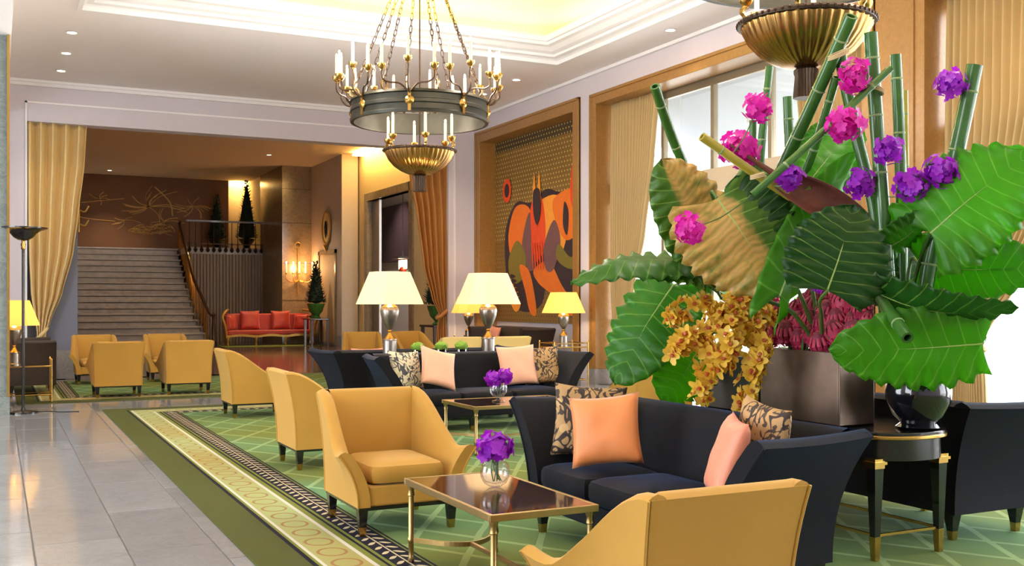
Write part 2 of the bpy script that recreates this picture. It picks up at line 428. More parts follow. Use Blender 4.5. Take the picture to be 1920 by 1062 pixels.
for a in ((CX0-.35,CX0-.25,CY0,CY1),(CX1+.25,CX1+.35,CY0,CY1),(CX0,CX1,CY0-.35,CY0-.25),(CX0,CX1,CY1+.25,CY1+.35)): st.box(*a,ZC+.21,ZC+.25)
tag(st.build('cove_light', M['striplight'], sm=False), 'warm yellow light strip hidden in the ceiling recess', 'light')
# crown mouldings
cr = MB(); cr.box(-5,XR,YF-.07,YF,ZC-.10,ZC); cr.box(-5,XR,YF-.11,YF,ZC-.045,ZC)
struct(cr, 'trim_2', M['white'])
cr = MB(); cr.box(XR-.05,XR,-4,YF,ZC-.05,ZC); struct(cr, 'trim_3', M['white'])
# far wall with opening to stair hall
OX0, OX1, OZ = .48, 8.28, 4.45
w = MB(); w.box(-5,OX0,YF,YF+.32,0,ZC); w.box(OX1,9.4,YF,YF+.32,0,ZC); w.box(OX0,OX1,YF,YF+.32,OZ,ZC)
struct(w, 'wall_far', M['wall'])
t = MB(); t.box(OX0-.03,8.4,YF-.025,YF,OZ+.31,OZ+.34); t.box(OX0-.03,OX0,YF-.025,YF,0,OZ+.34); t.box(8.4,8.43,YF-.025,YF,0,OZ+.34)
struct(t, 'trim_4', M['white'])
w = MB(); w.box(.2,1.30,YF+.35,YF+.5,.5,5.7); struct(w, 'wall_stub', M['wallgrey'])
w = MB(); w.box(.2,1.302,YF+.335,YF+.5,0,.5); struct(w, 'baseboard_stub', M['plinth'])
# left column and aisle
w = MB(); w.box(-.95,.12,13.85,14.75,.22,4.55)
w.box(-.99,.15,13.81,14.79,0,.22); struct(w, 'wall_column', M['colmarble'])
w = MB(); w.box(.12,.15,13.80,13.9,.22,4.55); struct(w, 'trim_5', M['brass'])
w = MB(); w.box(-1.05,.17,-4,YF,4.55,ZC); struct(w, 'wall_beam', M['white'])
w = MB()
for a, b_ in ((-4,.7),(4.3,7.2),(11.8,YF)): w.box(-5.3,-5,a,b_,0,ZC)
w.box(-5.3,-5,-4,YF,4.1,ZC)
struct(w, 'wall_left', M['wall'])
w = MB(); w.box(-5.3,9.4,-4.3,-4,0,ZC); struct(w, 'wall_back', M['wall'])
# right wall
NY0, NY1, NZ = 15.42, 19.27, 4.62       # tapestry niche
WINS = ((8.80,14.70),(1.95,7.95),(-3.9,1.2))
w = MB()
for a, b_ in ((14.70,NY0),(NY1,YF),(7.95,8.80),(1.2,1.95),(-4,-3.9)): w.box(XR,9.4,a,b_,0,4.62)
w.box(XR,9.4,-4,YF,4.62,ZC+.1); w.box(9.22,9.4,NY0,NY1,0,4.62)
struct(w, 'wall_right', M['wall'])
def burl_frame(name, y0, y1, zt, fw, dep):
    m = MB(); e = .035
    m.box(XR-e,XR+dep,y1-.02,y1+fw,.25,zt+fw); m.box(XR-e,XR+dep,y0-fw,y0+.02,.25,zt+fw); m.box(XR-e,XR+dep,y0+.02,y1-.02,zt-.02,zt+fw)
    m.box(XR-e-.02,XR,y1+fw-.05,y1+fw,.25,zt+fw); m.box(XR-e-.02,XR,y0-fw,y0-fw+.05,.25,zt+fw); m.box(XR-e-.02,XR,y0-fw,y1+fw,zt+fw-.05,zt+fw)
    o = struct(m, name, M['burl'], bevel=.008)
    p = MB(); p.box(XR-e-.01,XR+dep,y1-.025,y1+fw+.005,0,.25); p.box(XR-e-.01,XR+dep,y0-fw-.005,y0+.025,0,.25)
    q = p.build('plinth', M['plinth'], o, sm=False)
    return o
burl_frame('trim_6', NY0, NY1, 4.62, .20, .36)
burl_frame('trim_7', WINS[0][0], WINS[0][1], 4.62, .16, .40)
burl_frame('trim_8', WINS[1][0], WINS[1][1], 4.62, .16, .40)
w = MB(); w.box(XR-.03,XR,8.12,8.62,.25,4.95); struct(w, 'trim_9', M['burl'])
# windows: frames, bars, panes
def window(name, y0, y1, bars):
    f = MB(); X = 9.30
    f.box(X,X+.06,y0,y0+.07,0,4.62); f.box(X,X+.06,y1-.07,y1,0,4.62); f.box(X,X+.06,y0,y1,4.5,4.62); f.box(X,X+.06,y0,y1,0,.08)
    o = struct(f, name, M['alum'])
    for bz in bars:
        m = MB(); m.box(X-.01,X+.07,bz-.035,bz+.035,.08,4.5); m.build('mullion', M['alum'], o, sm=False)
    m = MB(); m.box(X-.04,X+.1,y0,y1,2.95,3.28); m.build('transom', M['beige'], o, sm=False)
    ys = [y0+.07]+list(bars)+[y1-.07]
    for i in range(len(ys)-1):
        for z0, z1 in ((.08,2.95),(3.28,4.5)):
            m = MB(); m.box(X+.025,X+.033,ys[i]+.01,ys[i+1]-.01,z0,z1); m.build('pane', M['pane'], o, sm=False)
window('window_1', *WINS[0], (13.45, 12.2, 10.95, 9.85))
window('window_2', *WINS[1], (6.7, 5.5, 4.3, 3.1))
window('window_3', *WINS[2], (0, -1.3, -2.6))
# terrace outside
w = MB(); w.box(9.4,40,-14,40,-.2,-.03); struct(w, 'floor_terrace', M['terrace'])
def awning(y0, y1, label):
    r = thing('terrace_awning', label, 'awning', (9.45,(y0+y1)/2,0), 0, 'awnings outside the windows'); L = (y1-y0)/2
    m = MB(); m.grid(lambda u, v: (.1+u*3.0, lerp(-L,L,v), 4.62-u*1.15), 6, 12)
    m.grid(lambda u, v: (.1+u*3.0, lerp(-L,L,v), 4.60-u*1.15), 6, 12); m.build('cloth', M['awning'], r)
    m = MB(); m.grid(lambda u, v: (3.1, lerp(-L,L,v), 3.49-u*(.22+.07*abs(sin(v*pi*14)))), 2, 112); m.grid(lambda u, v: (3.11, lerp(-L,L,v), 3.49-u*(.22+.07*abs(sin(v*pi*14)))), 2, 112)
    m.build('valance', M['awning'], r)
    for k in (-.82,-.2,.42):
        m = MB(); m.tube([(0,L*k,3.9),(1.5,L*k+.5,3.72),(3.05,L*k,3.48)], .035, 8); m.build('arm', M['white'], r)
    m = MB(); m.tube([(3.08,-L,3.49),(3.08,L,3.49)], .05, 8); m.build('front_bar', M['white'], r)
    m = MB(); m.box(-.03,.16,-L,L,4.58,4.72); m.build('cassette', M['white'], r)
awning(8.9, 15.6, 'pale grey awning outside the window behind the flowers')
r = thing('terrace_railing', 'thin white railing on the bright terrace outside', 'railing', (15.5,8,0)); m = MB(); m.tube([(0,-12,1.0),(0,14,1.0)],.02,6); m.build('rail', M['white'], r); MB().tube([(0,-12,.1),(0,14,.1)],.015,6).build('rail', M['white'], r)
bal = MB().tube([(0,0,-.03),(0,0,1.0)],.012,6).mesh('baluster', M['white'])
for k in range(40): link('baluster', bal, r, (0,-12+k*.66,0))
def hedge(loc, L, h, label, seed):
    random.seed(seed); m = MB()
    for k in range(260):
        p = Vector((random.gauss(0,.3), random.uniform(-L,L), h*sqrt(random.random())))
        n_ = Vector((random.gauss(0,1),random.gauss(0,1),random.gauss(0,1))).normalized(); a = n_.orthogonal().normalized()*.14; b_ = n_.cross(a)*.6
        m.add([p-a,p-b_,p+a,p+b_],[(0,1,2,3)])
    r = thing('terrace_hedge', label, 'hedge', loc); m.build('foliage', M['stemg'], r); MB().box(-.3,.3,-L,L,-.03,.4).build('trough', M['white'], r, sm=False)
hedge((14.6,17.5,0), 1.6, 2.4, 'clipped hedge on the terrace seen faintly through the window', 3)
# tie a label to setting pieces
# ---------------------------------------------------------------- stair hall
w = MB(); w.box(-2,13,YF+.0,39,-.12,0); struct(w, 'floor_hall', M['hallfloor'])
HZ = 5.75
w = MB(); w.box(-2,13,YF+.32,39,HZ,HZ+.15); struct(w, 'ceiling_hall', M['hallceil'])
w = MB(); w.box(.9,1.1,YF+.5,39,0,HZ); struct(w, 'wall_hall_left', M['hallwall'])
def m_mural():
    m, nt, b = newmat('mural_brown_lacquer'); x, y, z, vec = coords(nt); n = nz(nt, vec, .8, 4)
    c = mixc(nt, n, srgb(84,52,26), srgb(128,84,42)); nt.links.new(c, b.inputs['Base Color']); b.inputs['Roughness'].default_value = .55; return m
M['mural'] = m_mural()
w = MB(); w.box(1.1,7.55,38.3,38.6,0,HZ); struct(w, 'wall_hall_back', M['mural'])
M['incise'] = mat('incised_gold_line', srgb(196,150,76), .5, .2)
r = thing('wall_mural', 'dark brown mural with scratched gold line drawing above the stairs', 'mural', (4.6,38.28,0))
random.seed(21); m = MB()
def stroke(P, wd):
    P = [Vector((p[0],0,p[1])) for p in P]; P = catmull(P, 5)
    for i in range(len(P)-1):
        t = (P[i+1]-P[i]); nn = Vector((-t.z,0,t.x))
        if nn.length < 1e-6: continue
        nn = nn.normalized()*wd
        m.add([P[i]-nn,P[i+1]-nn,P[i+1]+nn,P[i]+nn],[(0,1,2,3)])
for cx, cz, nn_, R in ((.2,4.7,15,1.4),(-1.4,4.9,7,.45),(1.7,4.8,12,.9),(.7,4.2,10,.8),(-.6,4.2,6,.6)):
    for k in range(nn_):
        a = random.uniform(0,2*pi); rr = R*random.uniform(.5,1)
        q = (cx+rr*cos(a), min(5.6,max(3.5,cz+rr*.6*sin(a)))); md = (cx+rr*.5*cos(a+.25), cz+rr*.3*sin(a+.25))
        stroke([(cx,cz),md,q], random.uniform(.006,.014))
stroke([(-3,4.6),(-2,4.25),(-.9,4.15)],.012); stroke([(-2.0,4.75),(-.6,4.95)],.012); stroke([(.4,5.4),(.9,4.9),(1.0,4.4)],.02)
for k in range(46):
    a = random.uniform(-.5,.7); b_ = 3.75+random.random()*.5*(1-abs(a-.1)/.8); stroke([(a,b_),(a+random.uniform(.1,.3),b_+random.uniform(-.05,.1)),(a+random.uniform(.2,.5),b_+random.uniform(-.1,.12))],.007)
m.build('gold_lines', M['incise'], r, sm=False)['kind'] = 'stuff'
# alcove on landing
w = MB(); w.box(8.3,8.6,36.2,39.4,0,HZ); w.box(7.55,8.6,39.2,39.5,3,HZ); struct(w, 'wall_alcove', M['hallwarm'])
w = MB(); w.box(7.7,8.25,38.3,39.1,5.66,5.70); tag(w.build('ceiling_slot_light', M['warmpanel'], sm=False), 'warm lit ceiling slot above the upper landing alcove', 'light')
# stairs
st = thing('staircase', 'broad grey marble staircase rising to the landing', 'staircase', (0,33.0,0))
NS = 16; RI, TR = .2, .29
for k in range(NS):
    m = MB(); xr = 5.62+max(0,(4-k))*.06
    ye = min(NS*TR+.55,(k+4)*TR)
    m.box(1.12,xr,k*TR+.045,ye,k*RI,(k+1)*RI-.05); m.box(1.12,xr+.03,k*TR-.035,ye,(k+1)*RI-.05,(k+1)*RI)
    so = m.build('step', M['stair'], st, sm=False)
    MB().box(1.12,xr+.004,k*TR+.035,k*TR+.045,(k+1)*RI-.078,(k+1)*RI-.05).build('nosing_shadow_strip', M['joint_and_shade'], so, sm=False)  # dark strip paints in the shadow line under the nosing
w = MB(); w.box(5.70,8.3,36.0,38.3,2.98,3.2); struct(w, 'floor_landing', M['stair'])
w = MB(); w.box(5.72,8.3,36.05,36.15,0,2.98)
for k in range(24): w.box(5.74+k*.107,5.80+k*.107,35.97,36.05,0,2.98)
M['flute'] = mat('fluted_panel_paint', srgb(150,134,118), .6); struct(w, 'wall_fluted', M['flute'])
r = thing('landing_railing', 'dark railing with thin balusters along the upper landing', 'railing', (5.7,35.95,3.2))
m = MB(); m.bar((0,0,.88),(2.6,0,.88),.07,.06); m.build('top_rail', M['walnut'], r); m = MB(); m.bar((0,0,.12),(2.6,0,.12),.04,.03); m.build('bottom_rail', M['dkbronze'], r)
bm_ = MB().lathe([(.012,0),(.028,.1),(.012,.2),(.012,.85)],8).mesh('baluster', M['dkbronze'])
for k in range(13): link('baluster', bm_, r, (.1+k*.2,0,0))
sc_ = MB(); sc_.lathe([(.0,-.2),(.05,-.15),(.07,-.1),(.03,-.02),(.03,0)],8); scm = sc_.mesh('bracket', M['dkbronze'])
for k in range(13): link('bracket', scm, r, (.1+k*.2,-.02,.02))
r = thing('stair_railing', 'carved dark wood stair handrail with glinting metal balusters', 'railing', (5.70,33.0,0))
P = [(.28,-.35,.92),(.22,-.1,1.0)]+[(.16-.16*smooth(k/6),k*TR,1.06+k*RI) for k in range(1,NS)]+[(0,NS*TR-.4,4.12)]
m = MB(); Pc = catmull(P,3); m.tube(Pc,.05,8); m.build('handrail', M['walnut'], r)
m = MB(); m.lathe([(.09,0),(.09,.12),(.05,.18),(.06,.5),(.04,.8),(.06,.92),(.08,.97),(.0,1.04)],12,(.28,-.38,0)); m.build('newel_post', M['walnut'], r)
bm_ = MB().lathe([(.018,0),(.03,.06),(.016,.14),(.024,.4),(.014,.6),(.014,.88)],8)
bmm = bm_.mesh('baluster', M['bronze'])
for k in range(NS):
    for h in (.08,.22): link('baluster', bmm, r, (.16-.16*smooth(k/6)+.01, k*TR+h, (k+1)*RI))
# pillar and right hall walls
w = MB(); w.box(8.24,9.2,33.2,36.3,0,HZ); struct(w, 'wall_pillar', M['marble'])
w = MB()
for z in (1.4,2.6,3.9,5.0): w.box(8.235,9.2,33.192,33.2,z,z+.012)
struct(w, 'trim_10', M['dkbronze'])
w = MB(); w.box(9.2,9.7,29.9,33.4,0,HZ); struct(w, 'wall_hall_right', M['hallwall'])
w = MB(); w.box(9.19,9.75,29.88,33.2,0,.35); struct(w, 'baseboard_hall', M['plinth'])
DY0, DY1, DZ = 25.6, 29.1, 4.3
w = MB(); w.box(9.75,9.95,DY1,30,0,HZ); w.box(9.75,9.95,20,DY0,0,HZ); w.box(9.75,9.95,DY0,DY1,DZ,HZ); struct(w, 'wall_hall_side', M['hallwarm'])
w = MB(); w.box(9.70,9.97,DY1-.05,DY1+.22,0,DZ+.22); w.box(9.70,9.97,DY0-.22,DY0+.05,0,DZ+.22); w.box(9.70,9.97,DY0,DY1,DZ,DZ+.22); struct(w, 'door_1', M['marble'])
w = MB(); w.box(12.4,12.6,20,36,0,HZ); struct(w, 'wall_corridor', M['white'])
M['doorpanel'] = mat('dark_plum_panel', srgb(84,66,76), .35); 
w = MB(); w.box(12.3,12.4,30.0,36.0,2.75,4.7); tag(w.build('wall_panel', M['doorpanel'], sm=False), 'dark plum wall panel seen through the tall doorway', 'panel')
w = MB(); w.box(9.85,9.9,DY1-.7,DY1-.1,0,DZ); w.box(9.84,9.91,DY1-.72,DY1-.66,0,DZ); tag(w.build('glass_door_leaf', M['steel'], sm=False), 'narrow steel door leaf standing open in the doorway', 'door')
l = thing('hanging_lantern', 'small glowing lantern shelf light seen through the doorway', 'lamp', (10.9,29.3,2.35))
m = MB(); m.box(-.25,.25,-.35,.35,.3,.36); m.build('canopy', M['walnut'], l); m = MB()
for k in range(5): m.lathe([(.03,0),(.03,.26)],8,(0,-.28+.14*k,0))
m.build('candle', M['flame'], l); MB().sphere((0,0,-.05),.12,10,8).build('flower_ball', M['red'], l); MB().tube([(0,0,.36),(0,0,3.4)],.012,6).build('rod', M['walnut'], l)
w = MB(); w.box(9.4,9.72,25,29.5,5.66,5.70); tag(w.build('ceiling_slot_light', M['warmpanel'], sm=False), 'warm ceiling slot light washing the wall above the doorway', 'light')
w = MB(); w.box(-2,13,39,39.2,0,HZ); struct(w, 'wall_hall_end', M['hallwall'])
w = MB(); w.box(12.9,13,YF+.3,39,0,HZ); struct(w, 'wall_hall_far_right', M['hallwall'])
# ---------------------------------------------------------------- curtains
def curtain(name, label, rows, n, amp, fn, mt, group=None, nu=240, tie=None):
    """rows: (z, a, b) edges along the wall axis; fn(along, out, z) -> point"""
    r = thing(name, label, 'curtain', fn(rows[-1][1], 0, 0), 0, group); o0 = Vector(fn(rows[-1][1], 0, 0))
    rows = sorted(rows, key=lambda q: -q[0]); nv = 60
    def at(z):
        for i in range(len(rows)-1):
            if rows[i][0] >= z >= rows[i+1][0]:
                t = (rows[i][0]-z)/max(1e-6, rows[i][0]-rows[i+1][0]); t = smooth(t)*.35+t*.65
                return lerp(rows[i][1],rows[i+1][1],t), lerp(rows[i][2],rows[i+1][2],t)
        return rows[-1][1:]
    z1, z0 = rows[0][0], rows[-1][0]; full = abs(rows[0][2]-rows[0][1])
    def f(u, v):
        z = lerp(z1, z0, v); a, b_ = at(z); wd = abs(b_-a)
        ph = 2*pi*n*u+.6*sin(5*u+2*v)
        o = amp*(sin(ph)+.15*sin(2*ph+1))*(.35+.65*min(1,wd/full*1.3))
        o += .03*sin(7*u+3*v)
        return Vector(fn(lerp(a,b_,u+.3/n*cos(ph)*.25*min(1,(1-u)*8,u*8)), o, z))-o0
    m = MB(); m.grid(f, nu, nv); b = m.build('cloth', mt, r, ang=180)
    s_ = b.modifiers.new('thick','SOLIDIFY'); s_.thickness = .006
    if tie:
        z, wd = tie; a, b_ = at(z); c_ = (a+b_)/2; hw = abs(b_-a)/2+.02
        P = [Vector(fn(c_+hw*cos(k*pi/10), .09*sin(k*pi/10), z+.10*cos(k*pi/10)))-o0 for k in range(20)]
        m = MB(); m.tube(P, wd, 8, closed=True); m.build('tieback', mt, r)
    return r
def farfn(a, o, z): return (a, 19.74-o, z)
def zf(px, py, Y=19.74):
    u = (px-960)/FPX; dx = _s+u*_c; dy = _c-u*_s; d = Y/dy; return (CH-(py-HOR)/FPX*d, d*dx)
rows = []
for py, pa, pb in ((229,50,163),(300,51,159),(400,52,147),(470,54,138),(550,58,117),(600,66,96),(628,70,86),(660,64,92),(712,62,96)):
    z, a = zf(pa, py); _, b_ = zf(pb, py); rows.append((z, a, b_))
rows[0] = (4.45,)+rows[0][1:]; rows.append((0.01, rows[-1][1], rows[-1][2]))
curtain('drape', 'pale gold silk drape gathered at the left side of the stair hall opening', rows, 5, .10, farfn, M['curtain'], tie=(.80,.03))
rows = []
for py, pa, pb in ((290,762,846),(340,768,846),(400,779,845),(500,792,842),(560,808,840),(590,822,838),(620,818,840),(655,815,842)):
    z, a = zf(pa, py); _, b_ = zf(pb, py); rows.append((z, a, b_))
rows[0] = (4.45,)+rows[0][1:]; rows.append((0.01, rows[-1][1], rows[-1][2]))
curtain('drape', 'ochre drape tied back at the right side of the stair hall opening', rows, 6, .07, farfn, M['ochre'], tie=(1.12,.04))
def rfn(a, o, z): return (9.12-o, a, z)
curtain('sheer_curtain', 'sheer striped curtain tied back left of the window beside the tapestry', [(4.6,14.62,13.3),(3.6,14.62,13.42),(2.4,14.62,13.68),(1.6,14.62,13.98),(.95,14.58,14.3),(.5,14.6,14.22),(.01,14.62,14.15)], 17, .036, rfn, M['sheer'], tie=(.95,.02), nu=300)
curtain('sheer_curtain', 'sheer curtain behind the bamboo stalks left of the golden pier', [(4.6,8.9,10.3),(3.4,8.9,10.15),(2.2,8.9,9.8),(1.5,8.9,9.5),(.95,8.95,9.25),(.5,8.9,9.3),(.01,8.9,9.35)], 17, .036, rfn, M['sheer'], nu=300)
curtain('sheer_curtain', 'wide sheer curtain of the window at the right edge', [(4.6,7.88,6.2),(3.4,7.88,6.3),(2.4,7.88,6.6),(1.6,7.88,7.0),(.95,7.85,7.45),(.5,7.88,7.42),(.01,7.88,7.4)], 17, .04, rfn, M['sheer'], tie=(.95,.02), nu=300)
# ---------------------------------------------------------------- tapestry (plain abstract stand-in)
def m_tap():
    m, nt, b = newmat('tapestry_ground'); x, y, z, vec = coords(nt)
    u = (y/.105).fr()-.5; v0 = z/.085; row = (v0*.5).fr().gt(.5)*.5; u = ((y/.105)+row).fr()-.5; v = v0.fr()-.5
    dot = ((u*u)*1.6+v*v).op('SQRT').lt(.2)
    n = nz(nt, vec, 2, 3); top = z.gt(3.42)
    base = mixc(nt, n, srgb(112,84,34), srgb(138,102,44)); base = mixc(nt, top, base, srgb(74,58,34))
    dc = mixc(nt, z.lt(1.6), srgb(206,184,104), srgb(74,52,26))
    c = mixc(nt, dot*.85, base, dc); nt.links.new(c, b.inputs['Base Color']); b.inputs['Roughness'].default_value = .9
    bump(nt, b, nz(nt, vec, 200, 2), .4, .004); return m
TY0, TY1, TZ0, TZ1 = 15.44, 19.25, .96, 4.62
tp = thing('wall_tapestry', 'large woven tapestry with an abstract orange figure on a dotted olive ground', 'tapestry', (9.20,TY1,TZ0))
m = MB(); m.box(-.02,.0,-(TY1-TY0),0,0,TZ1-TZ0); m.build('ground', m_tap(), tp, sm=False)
def tapmat(n, c): return mat('tapestry_'+n, srgb(*c), .9, var=.12, vs=14, bmp=.3, bs=160)
TM = dict(o=tapmat('orange',(226,112,28)), r=tapmat('vermilion',(222,72,26)), k=tapmat('plum',(52,34,40)), g=tapmat('olive',(120,104,36)), a=tapmat('amber',(236,150,48)), m=tapmat('mauve',(112,74,74)))
_lay = [0]
def patch(pts, c, k=6):
    _lay[0] += 1; P = catmull([(0,-p[0],p[1]) for p in pts], k, closed=True); x = -.021-_lay[0]*.0009
    bm = bmesh.new(); vs = [bm.verts.new((x, p.y, p.z)) for p in P]; bm.faces.new(vs); bmesh.ops.triangulate(bm, faces=bm.faces[:])
    me = bpy.data.meshes.new('woven_shape'); bm.to_mesh(me); bm.free(); me.materials.append(TM[c]); link('woven_shape', me, tp)
# coordinates: metres from the left edge, metres above the lower edge
patch([(.45,1.2),(.5,1.9),(.95,2.35),(1.6,2.3),(2.2,2.5),(2.9,2.35),(3.5,2.5),(3.6,1.6),(3.2,1.1),(3.4,.5),(2.8,.35),(2.3,.9),(2.0,.35),(1.3,.2),(.7,.45)],'k')
patch([(.6,1.7),(.9,2.25),(1.5,2.2),(1.7,1.6),(1.3,1.2),(.8,1.2)],'o')
patch([(1.7,2.2),(2.6,2.35),(3.0,1.8),(2.7,1.2),(2.0,1.3),(1.6,1.7)],'a')
patch([(2.5,2.3),(3.5,2.4),(3.5,1.75),(3.0,1.5),(2.6,1.8)],'o')
patch([(3.1,2.3),(3.2,2.9),(3.45,3.1),(3.5,2.6),(3.65,2.2),(3.5,1.6),(3.3,1.9)],'r')
patch([(1.5,2.0),(1.8,2.5),(2.1,2.2),(2.15,1.5),(1.8,1.15),(1.5,1.4)],'r')
patch([(1.35,1.9),(1.55,2.1),(1.6,1.5),(1.8,1.1),(1.5,1.0),(1.2,1.4)],'m')
patch([(.65,1.3),(1.0,1.6),(1.35,1.3),(1.3,.9),(.9,.75),(.65,.95)],'g')
patch([(1.1,1.1),(1.5,1.0),(1.75,.5),(1.8,.15),(1.55,.2),(1.35,.6)],'o')
patch([(1.7,1.0),(2.3,1.15),(2.8,.7),(3.3,.3),(3.1,.15),(2.5,.5),(1.9,.75)],'o')
patch([(2.1,1.4),(2.5,1.9),(2.75,1.5),(2.5,1.0),(2.2,1.0)],'m')
patch([(.6,.75),(.95,.7),(1.15,.35),(.95,.2),(.7,.4)],'a')
patch([(2.7,1.45),(3.1,1.2),(3.5,1.25),(3.5,1.0),(3.0,1.0),(2.6,1.2)],'g')
patch([(2.9,2.2),(3.05,2.0),(3.0,1.6),(2.85,1.8)],'k')
for k in range(6): patch([(.72+k*.07,.95-k*.09),(.95+k*.05,.90-k*.09),(.75+k*.07,.86-k*.09)],'k',3)
for k in range(5): patch([(1.62+k*.1,1.5),(1.67+k*.1,1.5),(1.72+k*.1,1.05),(1.68+k*.1,1.05)],'r',2)
for a in (1.75,1.95): patch([(a-.07,2.3),(a,2.85),(a+.07,2.3)],'a',4)
patch([(1.72,2.5),(1.98,2.5),(2.0,2.1),(1.86,1.85),(1.72,2.1)],'k')
patch([(.58+.19*cos(k*pi/5),2.62+.24*sin(k*pi/5)) for k in range(10)],'r',3)
patch([(.58+.11*cos(k*pi/5),2.62+.14*sin(k*pi/5)) for k in range(10)],'k',3)
# ---------------------------------------------------------------- seating generators
def shell(w, d, zb, hs, hb, fs, fb, th, nside=14, nback=14, nz_=8, roll=.02):
    """three flared panels; hs(t)=side top height front->back, hb=back height, fs(t) side flare, fb back flare -> dict of MB"""
    def g(s): return s**2.2
    prof = [('o', i/nz_) for i in range(nz_+1)]+[('t',.2),('t',.5),('t',.8)]+[('i', 1-i/nz_) for i in range(nz_+1)]
    def lamz(p, h):
        k, s = p
        if k == 'o': return 0, s, zb+(h-zb)*s
        if k == 'i': return 1, s, zb+(h-zb)*s
        return s, 1, h+roll*sin(pi*s)
    out = {}
    for side in (-1, 1):
        mb = MB(); rows = []
        for i in range(nside+1):
            t = i/nside; h = hs(t); row = []
            for p in prof:
                lam, s, z = lamz(p, h); gg = g(s)
                x = side*(w/2+fs(t)*gg-lam*th); y = lerp(-d/2-.012*gg*0, d/2+fb*gg*(hb-zb and (h-zb)/(hb-zb))-lam*th*0-th*.0, t)
                row.append(Vector((x, y, z)))
            rows.append(row)
        np_ = len(prof); mb.v = [p for row in rows for p in row]
        for i in range(nside):
            for j in range(np_-1):
                q = (i*np_+j, i*np_+j+1, (i+1)*np_+j+1, (i+1)*np_+j); mb.f.append(q if side > 0 else q[::-1])
        for e in (0, nside):
            n2 = nz_+1
            idx = [e*np_+j for j in range(np_)]
            L = idx[:n2]; Rr = idx[n2+3:][::-1]
            for j in range(n2-1):
                q = (L[j], L[j+1], Rr[j+1], Rr[j]); mb.f.append(q)
            mb.f.append((L[-1], idx[n2], idx[n2+1], idx[n2+2], Rr[-1]))
        out['L' if side < 0 else 'R'] = mb
    mb = MB(); rows = []
    for i in range(nback+1):
        t = i/nback; row = []
        for p in prof:
            lam, s, z = lamz(p, hb); gg = g(s)
            hw = w/2+fs(1)*gg-(.012 if lam < .5 else th*.9)
            x = lerp(-hw, hw, t); y = d/2+fb*gg-lam*th
            if lam == 0: y += .002
            row.append(Vector((x, y, z)))
        rows.append(row)
    np_ = len(prof); mb.v = [p for row in rows for p in row]
    for i in range(nback):
        for j in range(np_-1): mb.f.append(((i+1)*np_+j, (i+1)*np_+j+1, i*np_+j+1, i*np_+j))
    out['B'] = mb
    return out
def cushion_mb(w, d, h, crown=.02, e=.035, n=10):
    """upholstered seat cushion centred on x,y with its base at z=0"""
    m = MB()
    def f(u, v):
        a = 2*pi*u
        c_, s_ = cos(a), sin(a); p = 10
        k = (abs(c_)**p+abs(s_)**p)**(-1/p)
        R = v
        return c_*k, s_*k
    N = 48
    prof = [(.0,0),(1-e*2/w,0),(1-.3*e*2/w,e*.3),(1,e),(1,h-e),(1-.3*e*2/w,h-e*.3),(1-1.0*e*2/w,h),(.8,h+crown*.35),(.55,h+crown*.75),(.25,h+crown),(0,h+crown)]
    for s, z in prof:
        for k in range(N):
            x, y = f(k/N, 0)
            m.v.append(Vector((x*w/2*s, y*d/2*(s if s < .9 else 1-(1-s)*w/d), z)))
    for i in range(len(prof)-1):
        for k in range(N): m.f.append((i*N+k, i*N+(k+1) % N, (i+1)*N+(k+1) % N, (i+1)*N+k))
    return m
def leg_mb(h, a=.055, b=.032): return MB().cbox(0,0,.05,h,b+.008,b+.008,a,a)
def ferr_mb(b=.034): return MB().cbox(0,0,0,.052,b,b,b+.008,b+.008)
def seat_legs(r, pts, h, a=.055):
    lm = leg_mb(h,a).mesh('leg', M['black'], sm=False); fm = ferr_mb().mesh('ferrule', M['brass'], sm=False)
    for x, y in pts:
        o = link('leg', lm, r, (x,y,0)); link('ferrule', fm, o)
def seam(mb, side, part):
    pass
def armchair(mt, label, loc, rz, group):
    r = thing('armchair', label, 'armchair', loc, rz, group)
    w, d, zb = .62, .66, .165; hb = .77
    hs = lambda t: .47-.02*sin(pi*min(1,t/.4))+(hb-.47)*smooth((t-.22)/.74)
    fs = lambda t: .085*(1-t)**1.3+.03
    sh = shell(w, d, zb, hs, hb, fs, .085, .075)
    for k in 'LR':
        a = sh[k].build('arm', mt, r, ang=50)
        s = -1 if k == 'L' else 1      # piping down the front edge and along the rear corner
        P = [Vector((s*(w/2+fs(0)*q**2.2), -d/2-.002, zb+(hs(0)-zb)*q)) for q in [i/10 for i in range(11)]]
        MB().tube(P, .005, 6).build('piping', mt, a)
        P = [Vector((s*(w/2+fs(1)*q**2.2), d/2+.085*q**2.2+.002, zb+(hb-zb)*q)) for q in [i/10 for i in range(11)]]
        MB().tube(P, .006, 6).build('piping', mt, a)
    sh['B'].build('backrest', mt, r, ang=50)
    MB().box(-w/2+.07,w/2-.07,-d/2+.012,d/2-.06,zb,.285).build('seat_rail', mt, r, sm=False, bevel=.012)
    cushion_mb(w-.15, d-.085, .115, .018).build('seat_cushion', mt, r, loc=(0,-.045,.287))
    MB().cbox(0,0,zb-.018,zb,w-.01,d-.005).build('base_trim', M['black'], r, sm=False)
    seat_legs(r, [(sx*(w/2-.035), sy*(d/2-.035)) for sx in (-1,1) for sy in (-1,1)], zb-.018)
    return r
GA = 'gold velvet armchairs'
A0 = armchair(M['velvet'], 'gold velvet armchair facing the near coffee table, seen from its front', (2.15,6.0,.012), 0, GA)
A = lambda x, y, rz, lab, mt=None: (dup(A0, (x,y,.012), rz, lab))
A(2.07, 3.0, pi, 'gold velvet armchair seen from behind at the bottom right, nearest the camera').scale = (.93,.93,.96)
A(2.46, 8.44, pi/2, 'gold velvet armchair side-on just behind the front armchair, back to the walkway')
A(2.76, 12.42, pi/2, 'gold velvet armchair side-on at the far end of the large rug')
